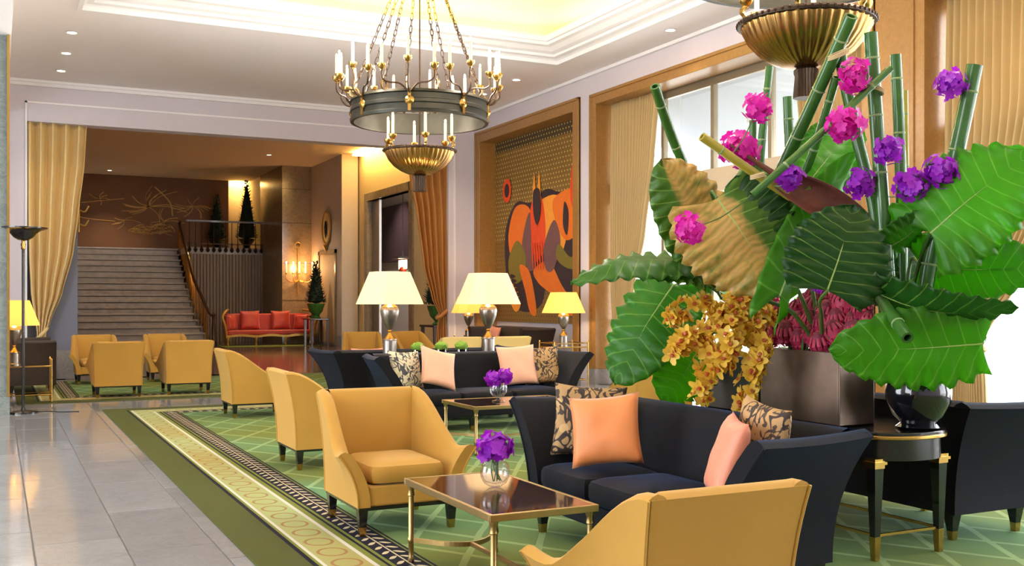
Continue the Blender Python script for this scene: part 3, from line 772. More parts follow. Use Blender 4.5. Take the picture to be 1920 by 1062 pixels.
A(1.54, 15.80, pi, 'yellow armchair with its back to us, left of the near pair on the far rug')
A(2.51, 15.92, pi, 'yellow armchair with its back to us, right of the near pair on the far rug')
A(1.48, 18.5, 0, 'yellow armchair facing us below the stairs, beside the left drape')
A(2.62, 18.5, 0, 'yellow armchair facing us below the middle of the stairs')
A1 = armchair(M['cream'], 'left pale gold armchair with its back to us before the dark brown sofa', (6.6,15.45,.012), pi, 'pale gold armchairs before the tapestry')
dup(A1, (7.42,15.35,.012), pi, 'pale gold armchair with its back to us beside the brass tray table')
A(6.0, 18.2, -.25, 'ochre armchair facing us under the tall doorway')
A(7.05, 18.25, .2, 'ochre armchair facing us in front of the ochre drape')
A(5.55, 8.35, pi, 'gold armchair half hidden under the big drooping leaves by the window')
dup(A1, (6.25,7.7,.012), pi-.3, 'pale gold armchair glimpsed behind the yellow orchids', 'pale gold armchairs by the window')
# ---------------------------------------------------------------- sofas
def sofa(name, mt, label, loc, rz, w, d=.62, hb=.765, group=None, ncush=3, fl=.27):
    r = thing(name, label, 'sofa', loc, rz, group); zb = .15
    hs = lambda t: hb-.01*sin(pi*t); fs = lambda t: fl-.10*t
    sh = shell(w, d, zb, hs, hb, fs, .08, .11, roll=.03)
    for k in 'LR':
        a = sh[k].build('arm', mt, r, ang=50); s = -1 if k == 'L' else 1
        P = [Vector((s*(w/2+fs(0)*q**2.2), -d/2-.002, zb+(hb-zb)*q)) for q in [i/10 for i in range(11)]]
        MB().tube(P, .006, 6).build('piping', mt, a)
    sh['B'].build('backrest', mt, r, ang=50)
    MB().box(-w/2+.10,w/2-.10,-d/2+.01,d/2-.09,zb,.27).build('seat_base', mt, r, sm=False, bevel=.012)
    iw = w-.20; cw = iw/ncush
    cm = cushion_mb(cw-.006, d-.10, .13, .022).mesh('seat_cushion', mt)
    for k in range(ncush): link('seat_cushion', cm, r, (-iw/2+cw*(k+.5), -.06, .272))
    pts = [(sx*(w/2-.06), sy*(d/2-.05)) for sx in (-1,1) for sy in (-1,1)]+[(-.18,-d/2+.05)]
    seat_legs(r, pts, zb+.004, .07)
    return r
sofa('sofa', M['navy'], 'near-black navy velvet sofa facing left beside the near coffee table', (3.11,4.50,.012), -pi/2, 1.80, hb=.74)
sofa('sofa', M['navy'], 'navy velvet sofa facing us behind the second brass coffee table', (4.63,10.16,.012), 0, 1.99)
sofa('sofa', M['navy'], 'navy sofa turned away behind the table lamps, back to back with another', (4.55,11.72,.012), pi, 1.99)
sofa('sofa', M['navy'], 'navy sofa with its back to us at the right edge behind the black console', (5.08,4.98,.012), pi/2, 1.80)
sofa('sofa', M['brown'], 'dark brown sofa at the left edge behind the floor lamp', (.46,17.05,.012), pi/2, 1.5, fl=.12)
sofa('sofa', M['brown'], 'dark brown sofa under the tapestry', (8.36,16.95,.012), -pi/2, 2.0, fl=.15, hb=.86)
# ---------------------------------------------------------------- throw pillows
def m_pattern(name, a, b_, c_):
    m, nt, b = newmat(name); x, y, z, vec = coords(nt)
    n = nz(nt, vec, 5, 1, .4, 2.2); n2 = nz(nt, vec, 8, 1, .4, 2.6)
    l1 = (n-.5).abs().lt(.035); l2 = (n2-.56).gt(0.0)*(n2-.66).lt(0.0)
    vr = nt.nodes.new('ShaderNodeTexVoronoi'); vr.inputs['Scale'].default_value = 9; nt.links.new(vec, vr.inputs['Vector'])
    ball = V(nt, vr.outputs['Distance']).lt(.26)
    c = mixc(nt, l2*.9, a, b_); c = mixc(nt, ball*.9, c, c_); c = mixc(nt, l1*.95, c, b_)
    nt.links.new(c, b.inputs['Base Color']); b.inputs['Roughness'].default_value = .8; return m
M['pat'] = m_pattern('brown_print_fabric', srgb(176,140,92), srgb(36,28,34), srgb(200,164,112))
M['pat2'] = m_pattern('navy_print_fabric', srgb(214,204,170), srgb(40,44,60), srgb(190,180,140))
def pillow_me(S_, T, mt, seed=0):
    m = MB(); n = 16
    def f(sgn):
        def q(u, v):
            a, b_ = 2*u-1, 2*v-1
            x = a*S_/2*(1-.085*(1-b_*b_)); z = b_*S_/2*(1-.085*(1-a*a))
            t = T/2*max(0,(1-a**4)*(1-b_**4))**.55*(.8+.2*noise.noise(Vector((a*1.5,b_*1.5,seed+sgn))))
            return (x, -sgn*t, z)
        return q
    m.grid(f(1), n, n); o = len(m.f); m.grid(f(-1), n, n)
    for k in range(o, len(m.f)): m.f[k] = m.f[k][::-1]
    bm = bmesh.new(); me = m.mesh('pillow', mt, ang=100); bm.from_mesh(me); bmesh.ops.remove_doubles(bm, verts=bm.verts, dist=.0005)
    bmesh.ops.recalc_face_normals(bm, faces=bm.faces[:]); bm.to_mesh(me); bm.free()
    me.polygons.foreach_set('use_smooth',[True]*len(me.polygons)); return me
def pillow(label, mt, base, rz, tilt, S_=.42, T=.15, roll=0, group=None):
    me = pillow_me(S_, T, mt, len(label)); o = bpy.data.objects.new('throw_pillow', me); COL.objects.link(o)
    Mx = Matrix.Rotation(rz,4,'Z') @ Matrix.Rotation(-tilt,4,'X') @ Matrix.Rotation(roll,4,'Y')
    zmin = min((Mx @ v.co).z for v in me.vertices)
    o.matrix_world = Matrix.Translation(Vector(base)-Vector((0,0,zmin))) @ Mx
    return tag(o, label, 'pillow', group)
SZ = .43
pillow('brown and black patterned throw pillow against the far arm of the near sofa', M['pat'], (3.12,5.27,SZ), -.55, .22, .43, .14, .06)
pillow('bright peach throw pillow leaning on the patterned one on the near sofa', M['peach'], (3.02,4.92,SZ), -.75, .30, .40, .15, -.12)
pillow('salmon throw pillow seen edge-on by the near arm of the near sofa', M['pink'], (3.03,3.87,SZ), -2.05, .32, .40, .14, .05)
pillow('patterned throw pillow peeping over the near arm of the near sofa', M['pat'], (3.20,3.84,SZ), -1.75, .12, .44, .14, .1)
pillow('grey and cream patterned pillow at the left arm of the second sofa', M['pat2'], (3.83,10.20,SZ), .35, .30, .42, .13, .05)
pillow('blush pink pillow tilted beside the lamp on the left half of the second sofa', M['blush'], (4.15,10.10,SZ-.02), .25, .42, .44, .14, .28)
pillow('blush pink pillow on the right half of the second sofa', M['blush'], (5.13,10.20,SZ), -.10, .28, .45, .14, -.05)
pillow('patterned pillow by the right arm of the second sofa', M['pat'], (5.44,10.22,SZ), -.2, .25, .43, .13, -.05)
pillow('salmon pillow on the turned-away sofa left of the lamp', M['pink'], (3.90,11.72,SZ), pi, .28, .40, .13, 0)
pillow('salmon pillow on the dark brown sofa under the tapestry', M['pink'], (8.34,17.6,.46), -pi/2, .28, .44, .14, .08)
# ---------------------------------------------------------------- brass coffee tables
M['tabletop'] = mat('dark_rosewood_gloss', srgb(52,26,18), .07, var=.5, vs=5, coat=.5)
def coffee(label, loc, w, d, h=.43):
    r = thing('coffee_table', label, 'coffee table', loc, 0, 'brass coffee tables')
    MB().cbox(0,0,h-.022,h-.002,w-.03,d-.03).build('table_top', M['tabletop'], r, sm=False)
    m = MB()
    for a in ((-w/2,w/2,-d/2,-d/2+.02),(-w/2,w/2,d/2-.02,d/2),(-w/2,-w/2+.02,-d/2+.02,d/2-.02),(w/2-.02,w/2,-d/2+.02,d/2-.02)): m.box(*a,h-.032,h)
    m.build('rim', M['paleb'], r, sm=False, bevel=.003)
    lm = MB().lathe([(.013,0),(.018,.012),(.013,.03),(.014,.10),(.018,.105),(.018,.125),(.014,.13),(.014,h-.09),(.019,h-.085),(.015,h-.06),(.019,h-.05),(.022,h-.032)],14).mesh('leg', M['paleb'])
    for sx in (-1,1):
        for sy in (-1,1): link('leg', lm, r, (sx*(w/2-.03), sy*(d/2-.03), 0))
    lx, ly, z = w/2-.03, d/2-.03, .115
    long_x = w > d
    for s in (-1,1):
        if long_x: P = catmull([(s*lx,-ly,z),(s*(lx-.16),-ly*.5,z),(s*(lx-.22),0,z),(s*(lx-.16),ly*.5,z),(s*lx,ly,z)],6)
        else: P = catmull([(-lx,s*ly,z),(-lx*.5,s*(ly-.16),z),(0,s*(ly-.22),z),(lx*.5,s*(ly-.16),z),(lx,s*ly,z)],6)
        m = MB()
        for i in range(len(P)-1): m.bar(P[i],P[i+1],.010,.024)
        m.build('stretcher', M['paleb'], r, sm=False)
    e = (lx if long_x else ly)-.22
    m = MB(); m.bar((-e,0,z) if long_x else (0,-e,z), (e,0,z) if long_x else (0,e,z), .016,.02); m.build('stretcher_bar', M['paleb'], r, sm=False)
    return r
coffee('brass coffee table with dark glossy top in the foreground', (2.155,4.53,.012), .54, 1.05)
coffee('brass coffee table with dark top in front of the second sofa', (4.28,8.60,.012), 1.12, .74)
# ---------------------------------------------------------------- orchids in vases
def petal_verts(m, c, dirv, up, L, wd, cup=.25):
    d_ = dirv.normalized(); u = up.normalized(); s_ = d_.cross(u).normalized(); o = len(m.v)
    m.v += [c, c+d_*L*.45+s_*wd*.5+u*L*cup*.3, c+d_*L*.85+s_*wd*.32+u*L*cup*.2, c+d_*L+u*L*cup*.0, c+d_*L*.85-s_*wd*.32+u*L*cup*.2, c+d_*L*.45-s_*wd*.5+u*L*cup*.3, c+d_*L*.5+u*L*cup*.05]
    m.f += [(o,o+1,o+6),(o+1,o+2,o+6),(o+2,o+3,o+6),(o+3,o+4,o+6),(o+4,o+5,o+6),(o+5,o,o+6)]
def floret(m, c, n, R, k=5, spin=0, wd=.75):
    n = n.normalized(); a = n.orthogonal().normalized(); b = n.cross(a)
    for i in range(k):
        g = spin+2*pi*i/k; dv = a*cos(g)+b*sin(g)+n*.15
        petal_verts(m, c, dv, n, R, R*wd)
def cluster_mesh(name, R, fr, n, mt, seed, sz=1):
    rnd = random.Random(seed); m = MB()
    for k in range(n):
        z = 1-2*(k+.5)/n; a = k*2.39996; rr = sqrt(1-z*z)
        v = Vector((rr*cos(a), rr*sin(a), z)); v2 = Vector((v.x+rnd.gauss(0,.15), v.y+rnd.gauss(0,.15), v.z+rnd.gauss(0,.15)))
        p = Vector((v.x*R, v.y*R, v.z*R*sz))*(rnd.uniform(.45,1.12))
        v2 += Vector((rnd.gauss(0,.35),rnd.gauss(0,.35),rnd.gauss(0,.35)))
        floret(m, p, v2, fr*rnd.uniform(.65,1.15), 5, rnd.uniform(0,6), .8)
    return m.mesh(name, mt, ang=180)
MC = [cluster_mesh('orchid_cluster', .060, .026, 64, M['magenta'], 1, 1.2), cluster_mesh('orchid_cluster', .060, .026, 64, M['purple'], 2, 1.15)]
v = thing('flower_vase', 'round glass bowl vase of violet orchids on the near coffee table', 'vase', (2.20,4.62,.443))
pr = [(.0,.0),(.03,.002),(.056,.02),(.071,.05),(.074,.075),(.066,.108),(.05,.128),(.046,.128),(.061,.106),(.069,.075),(.066,.052),(.05,.026),(.0,.012)]
MB().lathe(pr,32).build('glass_bowl', M['glass'], v)
link('orchid_blossoms', cluster_mesh('orchid_blossoms', .085, .036, 60, M['purple'], 5, .68), v, (0,0,.195))
m = MB(); rs = random.Random(4)
for k in range(6): m.tube(catmull([(rs.uniform(-.03,.03),rs.uniform(-.03,.03),.03),(rs.uniform(-.02,.02),rs.uniform(-.02,.02),.1),(rs.uniform(-.05,.05),rs.uniform(-.05,.05),.19)],4),.003,5)
m.build('stems', M['stemg'], v)
v = thing('flower_vase', 'footed glass goblet of violet orchids on the second coffee table', 'vase', (4.12,8.58,.443))
pr = [(.0,.0),(.06,.0),(.055,.008),(.02,.016),(.014,.03),(.05,.045),(.078,.085),(.082,.125),(.076,.15),(.072,.15),(.078,.125),(.073,.088),(.045,.052),(.0,.04)]
MB().lathe(pr,32).build('glass_bowl', M['glass'], v)
pc = cluster_mesh('orchid_blossoms', .07, .05, 22, M['purple'], 8, .85)
link('orchid_blossoms', pc, v, (-.055,0,.215)); link('orchid_blossoms', pc, v, (.06,.01,.23), (0,0,1.2))
m = MB(); m.tube([(0,0,.05),(-.05,0,.2)],.003,5); m.tube([(.01,0,.05),(.06,.01,.2)],.003,5); m.build('stems', M['stemg'], v)
# ---------------------------------------------------------------- table lamps
def point(parent, loc, watt, col, r=.06):
    l = bpy.data.lights.new('bulb_light','POINT'); l.energy = watt; l.color = col; l.shadow_soft_size = r
    o = bpy.data.objects.new('bulb_light', l); COL.objects.link(o); o.parent = parent; o.location = loc
def table_lamp(label, loc, shade, s=1, watt=20, sq=True, group='urn table lamps'):
    r = thing('table_lamp', label, 'lamp', loc, 0, group); r.scale = (s,)*3
    MB().lathe([(.085,0),(.085,.02),(.075,.03),(.075,.17),(.08,.175),(.075,.19)],20).build('pedestal', M['steel'], r)
    MB().lathe([(.07,.19),(.05,.21),(.025,.245),(.018,.26),(.026,.275),(.018,.29)],20).build('brass_stem', M['brass'], r)
    MB().lathe([(.018,.29),(.03,.30),(.065,.36),(.095,.44),(.105,.50),(.10,.53),(.09,.54)],24).build('urn', M['steel'], r)
    MB().lathe([(.095,.54),(.075,.56),(.03,.585),(.02,.60),(.012,.605),(.012,.66)],20).build('lid', M['brass'], r)
    m = MB()
    n = 4; b0, b1, z0, z1, ch = .335, .20, .575, .935, .17
    def sect(R, z):     # square with cut corners
        q = R*ch/.335*.9
        return [Vector((R,-R+q,z)),Vector((R,R-q,z)),Vector((R-q,R,z)),Vector((-R+q,R,z)),Vector((-R,R-q,z)),Vector((-R,-R+q,z)),Vector((-R+q,-R,z)),Vector((R-q,-R,z))]
    m.v = sect(b0,z0)+sect(b1,z1)+sect(b1-.006,z1)+sect(b0-.006,z0)
    for lv in range(3):
        for k in range(8): m.f.append((lv*8+k, lv*8+(k+1)%8, lv*8+8+(k+1)%8, lv*8+8+k))
    for k in range(8): m.f.append((24+k,24+(k+1)%8,(k+1)%8,k))
    m.build('lamp_shade', shade, r, sm=False)
    m = MB(); m.tube([(0,0,.66),(0,0,.92)],.006,6); m.tube([(-b1,0,.925),(b1,0,.925)],.004,6); m.build('harp', M['brass'], r)
    point(r, (0,0,.76), watt, (1,.72,.42), .07)
    return r
lz = .752
table_lamp('left table lamp with cream square shade on the console between the sofas', (3.93,10.98,lz), M['shade'])
table_lamp('right table lamp with cream square shade on the console between the sofas', (5.14,10.98,lz), M['shade'])
table_lamp('yellow shaded table lamp on the brass tray table right of the tapestry', (8.24,14.72,.64), M['shadey'], .93)
table_lamp('yellow shaded table lamp half hidden in the corner left of the tapestry', (8.35,18.75,.62), M['shadey'], .9)
table_lamp('yellow shaded table lamp at the left edge behind the floor lamp', (.22,15.42,.505), M['shadey'], .93)
def console(label, x0, x1, y0, y1, h):
    r = thing('console_table', label, 'console table', ((x0+x1)/2,(y0+y1)/2,.012)); w, d = x1-x0, y1-y0; h -= .012
    MB().cbox(0,0,h-.03,h,w,d).build('table_top', M['walnut'], r, sm=False, bevel=.004)
    MB().cbox(0,0,.08,h-.03,w-.04,d-.04).build('cabinet', M['black'], r, sm=False)
    lm = MB().cbox(0,0,0,.08,.035,.035,.05,.05).mesh('leg', M['black'], sm=False)
    for sx in (-1,1):
        for sy in (-1,1): link('leg', lm, r, (sx*(w/2-.06), sy*(d/2-.06), 0))
    return r
console('narrow dark console between the back-to-back sofas', 3.72, 5.42, 10.78, 11.18, lz)
for k, (px, nm) in enumerate(((770,'left'),(822,'middle'),(868,'right'))):
    p = W(px, 660, 11.9)
    g = thing('moss_pot', nm+' of three small silver pots of green moss between the lamps', 'plant pot', (p.x,10.95,lz), 0, 'small moss pots')
    MB().lathe([(.055,0),(.062,.005),(.066,.085),(.06,.085),(.056,.06),(0,.06)],20).build('pot', M['mirror'], g)
    rs = random.Random(k); m = MB(); m.sphere((0,0,.09),.078,16,10,1,1,.75)
    for i in range(len(m.v)): m.v[i] = m.v[i]+Vector((rs.gauss(0,.004),rs.gauss(0,.004),rs.gauss(0,.004)))
    m.build('moss', M['moss'], g)
def tray_table(label, loc, w, d, h, gallery=True):
    r = thing('brass_side_table', label, 'side table', loc); 
    MB().cbox(0,0,h-.02,h,w,d).build('table_top', M['tabletop'], r, sm=False)
    m = MB()
    for z in ([h+.05] if gallery else [h-.01]):
        m.tube([(-w/2,-d/2,z),(w/2,-d/2,z),(w/2,d/2,z),(-w/2,d/2,z)],.008,6,closed=True)
    m.build('rail', M['brass'], r); MB().tube([(-w/2,-d/2,.1),(w/2,-d/2,.1),(w/2,d/2,.1),(-w/2,d/2,.1)],.008,6,closed=True).build('rail', M['brass'], r); m = MB(); m.tube([(-w/2,-d/2,h-.012),(w/2,-d/2,h-.012),(w/2,d/2,h-.012),(-w/2,d/2,h-.012)],.012,6,closed=True)
    m.build('edge_rim', M['brass'], r)
    lm = MB().lathe([(.012,0),(.012,h+.07),(.017,h+.075),(.0,h+.1)],10).mesh('leg', M['brass'])
    for sx in (-1,1):
        for sy in (-1,1): link('leg', lm, r, (sx*w/2, sy*d/2, 0))
    return r
tray_table('brass gallery tray table under the lamp right of the tapestry', (8.24,14.72,0), .62, .5, .64)
tray_table('brass side table at the left edge beside the floor lamp', (.28,15.42,.012), .78, .40, .493, False)
tray_table('dark side table in the corner left of the tapestry', (8.40,18.75,.012), .5, .5, .608, False)
g = thing('round_brass_table', 'low round table with thin brass rim among the ochre armchairs', 'coffee table', (6.55,17.0,.012))
MB().lathe([(0,.43),(.36,.43),(.37,.445),(.36,.46),(0,.46)],36).build('table_top', M['brass'], g); lm = MB().tube([(0,0,0),(0,0,.43)],.012,8).mesh('leg', M['brass'])
for k in range(3): link('leg', lm, g, (.26*cos(k*2.1),.26*sin(k*2.1),0))
# ---------------------------------------------------------------- floor lamp
g = thing('floor_lamp', 'tall dark torchiere floor lamp with wide bowl beside the marble column', 'lamp', (.30,13.98,0))
MB().lathe([(.0,0),(.17,0),(.17,.018),(.03,.035),(.02,.07),(.0,.07)],28).build('base', M['black'], g)
MB().lathe([(.017,.05),(.017,2.03)],12).build('pole', M['black'], g)
MB().lathe([(.017,1.99),(.028,2.0),(.02,2.02),(.03,2.05),(.018,2.08),(.024,2.10)],16).build('brass_collar', M['brass'], g)
MB().lathe([(.02,2.10),(.06,2.105),(.11,2.14),(.15,2.19),(.20,2.225),(.275,2.245),(.275,2.26),(.19,2.24),(.14,2.20),(.0,2.16)],36).build('bowl', M['black'], g)
MB().tube(catmull([(.1,0,.01),(.3,.02,.006),(.42,-.12,.006),(.62,-.15,.006)],6),.006,6).build('cable', M['black'], g)
point(g, (0,0,2.34), 75, (1,.86,.68), .12)
# ---------------------------------------------------------------- chandelier
def chandelier(label, loc):
    r = thing('chandelier', label, 'chandelier', loc, 0, 'ring chandeliers')
    R, z0, z1 = .80, 3.46, 3.72
    m = MB(); m.lathe([(R-.03,z0),(R+.012,z0),(R+.02,z0+.03),(R,z0+.045),(R,z0+.105),(R+.015,z0+.115),(R+.015,z0+.15),(R,z0+.16),(R,z1-.04),(R+.022,z1-.03),(R+.012,z1),(R-.03,z1),(R-.025,z1-.03),(R-.025,z0+.02),(R-.03,z0)],72)
    m.f = [f for f in m.f if len(f) == 4]; m.build('ring', M['iron'], r)
    rm = MB(); rm.lathe([(.0,.03),(.02,.028),(.032,.016),(.05,.008),(.055,0)],12); rm.xf(Matrix.Rotation(pi/2,4,'Y'))
    rm.box(-.004,.010,-.018,.018,-.12,.12); rme = rm.mesh('rosette', M['brass'])
    am = {}
    def arm_me(k):
        m = MB()
        if k == 0: P = [(0,0,0),(.07,0,.02),(.13,0,.10),(.11,0,.2),(.13,0,.30)]
        else: P = [(0,0,.0),(.05,.10*k,.09),(.09,.22*k,.10),(.12,.285*k,.14),(.12,.29*k,.22)]
        m.tube(catmull(P,5),.010,7); return m.mesh('candle_arm', M['dkbronze']), P[-1]
    for k in (-1,0,1): am[k] = arm_me(k)
    cup = MB().lathe([(.0,0),(.018,.0),(.012,.012),(.03,.028),(.045,.05),(.048,.075),(.035,.075),(.0,.06)],14).mesh('candle_cup', M['brass'])
    cnd = MB().lathe([(.017,.06),(.017,.30),(.0,.305)],10).mesh('candle', M['candle'])
    flm = MB().sphere((0,0,.322),.012,8,6,1,1,1.8).mesh('candle_bulb', M['flame'])
    def candle(o, p):
        link('candle_cup', cup, o, p); link('candle', cnd, o, p); link('candle_bulb', flm, o, p)
    for i in range(8):
        a = 2*pi*(i+.35)/8
        link('rosette', rme, r, (R*cos(a)*1.015, R*sin(a)*1.015, (z0+z1)/2), (0,0,a))
        for k in (-1,0,1):
            o = link('candle_arm', am[k][0], r, (R*1.01*cos(a), R*1.01*sin(a), z1-.05), (0,0,a)); candle(o, am[k][1])
    tor = MB(); tor.tube([(0,.055*cos(t*2*pi/16),.055*sin(t*2*pi/16)) for t in range(16)],.011,6,closed=True); tme_ = tor.mesh('chain_loop', M['bronze'])
    for i in range(8):
        a = 2*pi*(i+.85)/8
        link('chain_loop', tme_, r, ((R-.02)*cos(a),(R-.02)*sin(a),z1+.055), (0,0,a+pi/2))
        p = Vector(((R-.02)*cos(a),(R-.02)*sin(a),z1+.10)); q = Vector((.06*cos(a),.06*sin(a),5.62)); n = 26; m = MB(); t = (q-p)/n; tn = t.normalized()
        s_ = tn.orthogonal().normalized(); b_ = tn.cross(s_)
        for j in range(n):
            c_ = p+t*(j+.5); ax = s_ if j % 2 else b_; L = t.length*.60
            m.tube([c_+tn*(L*sx)+ax*(.016*sy) for sx, sy in ((-1,-.6),(-1,.6),(-.7,1),(.7,1),(1,.6),(1,-.6),(.7,-1),(-.7,-1))],.0048,4,closed=True)
        m.build('chain', M['dkbronze'], r)
    MB().lathe([(.09,5.58),(.10,5.62),(.05,5.66),(.03,5.70),(.03,5.82),(.12,5.84),(.12,5.86)],20).build('canopy', M['bronze'], r)
    # bowl
    pr = [(.08,2.855),(.14,2.865),(.22,2.90),(.30,2.955),(.365,3.03),(.40,3.10),(.41,3.13)]
    m = MB(); m.lathe(pr,160,rib=.018,ribn=40); m.lathe([(.395,3.13),(.35,3.04),(.28,2.97),(.1,2.89)],48); b = m.build('bowl', M['bronze'], r, ang=60)
    m = MB(); m.lathe([(.405,3.12),(.43,3.125),(.435,3.14),(.425,3.155),(.40,3.15),(.405,3.12)],64); m.f = [f for f in m.f if len(f) == 4]
    for k in range(60): m.sphere((.432*cos(k*pi/30),.432*sin(k*pi/30),3.14),.012,6,4)
    m.build('beaded_rim', M['dkbronze'], b)
    MB().lathe([(.05,2.86),(.075,2.84),(.075,2.82),(.068,2.80),(.08,2.66),(.0,2.66)],48,rib=.05,ribn=24).build('tassel', M['dkbronze'], r)
    for k in range(6):
        a = 2*pi*(k+.3)/6; o = link('bowl_bracket', MB().tube(catmull([(0,0,-.02),(.0,0,.03),(.02,0,.06),(-.01,0,.10)],4),.016,7).mesh('bowl_bracket', M['brass']), r, (.41*cos(a),.41*sin(a),3.14), (0,0,a)); candle(o, (-.01,0,.08))
    m = MB(); m.tube([(0,0,2.9),(0,0,5.6)],.009,8); m.build('centre_rod', M['dkbronze'], r)
    point(r, (.1,0,3.22), 4, (1,.7,.4), .3); 
    for k in range(4): point(r, (1.0*cos(k*pi/2+.5),1.0*sin(k*pi/2+.5),4.08), 75, (1,.86,.72), .12)
    return r
CH1 = chandelier('complete ring chandelier with candles and ribbed bowl hanging in the middle', (4.49,11.5,0))
dup(CH1, (4.66,5.14,0), .4, 'chandelier cut by the top edge, its ribbed bowl above the bamboo')
# ---------------------------------------------------------------- downlights
dl = None
def downlight(x, y, z, label, watt=80, grp='recessed ceiling downlights'):
    global dl
    if dl is None:
        a = MB(); a.lathe([(.085,-.001),(.10,-.012),(.07,-.014),(.055,-.002)],24); a.f = [f for f in a.f if len(f) == 4]
        b_ = MB(); b_.lathe([(.0,-.006),(.058,-.006)],20); b_.f = [f for f in b_.f]
        dl = (a.mesh('trim_ring', M['white']), b_.mesh('lens', M['lens']))
    r = thing('downlight', label, 'downlight', (x,y,z), 0, grp); link('trim_ring', dl[0], r); link('lens', dl[1], r)
    l = bpy.data.lights.new('downlight_beam','SPOT'); l.energy = watt; l.spot_size = radians(95); l.spot_blend = .8; l.color = (1,.84,.66); l.shadow_soft_size = .06
    o = bpy.data.objects.new('downlight_beam', l); COL.objects.link(o); o.parent = r; o.location = (0,0,-.03)
for x, lab in ((.96,'left'),(7.95,'window')):
    for k, y in enumerate((18.55,17.2,15.85)):
        downlight(x, y, ZC, ('third','second','first')[k]+' downlight from the recess in the row on the '+lab+' side of the ceiling')
for k in range(5):  # rows out of view, added to give the room more light
    for x, lab in ((.55,'aisle'),(8.42,'window wall')): downlight(x, 12.0-k*2.8, ZC, ('farthest','second farthest','middle','second nearest','nearest')[k]+' of the added unseen downlights in the '+lab+' row beside the ceiling recess', 70, lab+' added ceiling downlights')
for k, (x, y) in enumerate(((2.6,22.5),(5.5,25.5),(7.3,31.0),(3.4,37.0))): downlight(x, y, 5.75, ('left','middle','right','added rear')[k]+' small downlight in the stair hall ceiling', 300, 'stair hall downlights')  # rear lamp added above the stairs to set the risers in shade
# ---------------------------------------------------------------- flower console, planters and pot
r = thing('console_table', 'black lacquer console with brass capped legs holding the great flower display', 'console table', (4.30,4.72,.012))
def stadium(w, L, n=10, rr=.28):
    P = []
    for cx, cy, a0 in ((w/2-rr,L/2-rr,0),(-w/2+rr,L/2-rr,pi/2),(-w/2+rr,-L/2+rr,pi),(w/2-rr,-L/2+rr,1.5*pi)):
        for k in range(n+1): a = a0+pi/2*k/n; P.append((cx+rr*cos(a), cy+rr*sin(a)))
    return P
def slab(P, z0, z1, sc=1):
    m = MB(); n = len(P)
    m.v = [Vector((x*sc,y*sc,z0)) for x, y in P]+[Vector((x*sc,y*sc,z1)) for x, y in P]
    m.f = [tuple(range(n))[::-1], tuple(range(n,2*n))]+[(k,(k+1)%n,n+(k+1)%n,n+k) for k in range(n)]; return m
Pc = stadium(.62,1.75); slab(Pc,.645,.668).build('table_top', M['black'], r, bevel=.004)
Pr = [(x*1.012,y*1.005) for x, y in Pc]; m = slab(Pr,.63,.652); m.build('brass_rim', M['brass'], r, bevel=.006)
slab([(x*.93,y*.975) for x, y in Pc],.52,.63).build('apron', M['black'], r)
for sx in (-1,1):
    for sy in (-1,1):
        o = MB().cbox(0,0,.12,.50,.036,.036,.062,.062).build('leg', M['black'], r, sm=False, loc=(sx*.23,sy*.74,0))
        MB().cbox(0,0,0,.125,.03,.03,.042,.042).build('ferrule', M['brass'], o, sm=False)
        m = MB(); m.cbox(0,0,.50,.515,.085,.085); m.cbox(0,0,.48,.50,.068,.068); m.cbox(0,0,.515,.53,.07,.07); m.build('capital', M['brass'], o, sm=False)
m = MB(); m.bar((-.23,-.74,.13),(.23,-.74,.13),.014,.014); m.bar((-.23,.74,.13),(.23,.74,.13),.014,.014); m.bar((-.23,-.74,.13),(-.23,.74,.13),.014,.014); m.bar((.23,-.74,.13),(.23,.74,.13),.014,.014)
m.build('stretcher', M['brass'], r, sm=False)
CZ = .681
def planter(label, x0, x1, y0, y1, h, mt):
    g = thing('planter', label, 'planter', ((x0+x1)/2,(y0+y1)/2,CZ)); w, d = x1-x0, y1-y0
    m = MB(); m.cbox(0,0,0,.015,w,d)
    for a in ((-w/2,w/2,-d/2,-d/2+.012),(-w/2,w/2,d/2-.012,d/2),(-w/2,-w/2+.012,-d/2+.012,d/2-.012),(w/2-.012,w/2,-d/2+.012,d/2-.012)): m.box(*a,.0,h)
    m.build('box', mt, g, sm=False, bevel=.004); MB().cbox(0,0,h-.08,h-.05,w-.026,d-.026).build('moss_fill', M['topiary'], g, sm=False)
    return g
planter('burnished metal box planter of crimson proteas', 4.02,4.27,4.18,4.82,.40,M['planter'])
planter('dark box planter below the yellow orchids', 4.04,4.28,4.86,5.38,.34,M['planterdk'])
g = thing('glazed_pot', 'round black glazed pot at the near end of the console', 'pot', (4.39,3.99,CZ))
MB().lathe([(.10,0),(.115,.01),(.09,.03),(.13,.07),(.162,.14),(.168,.20),(.155,.26),(.145,.28),(.15,.30),(.14,.30),(.13,.26),(.0,.24)],36).build('pot_body', M['pot'], g)
MB().lathe([(0,.25),(.135,.262)],20).build('soil', M['topiary'], g)
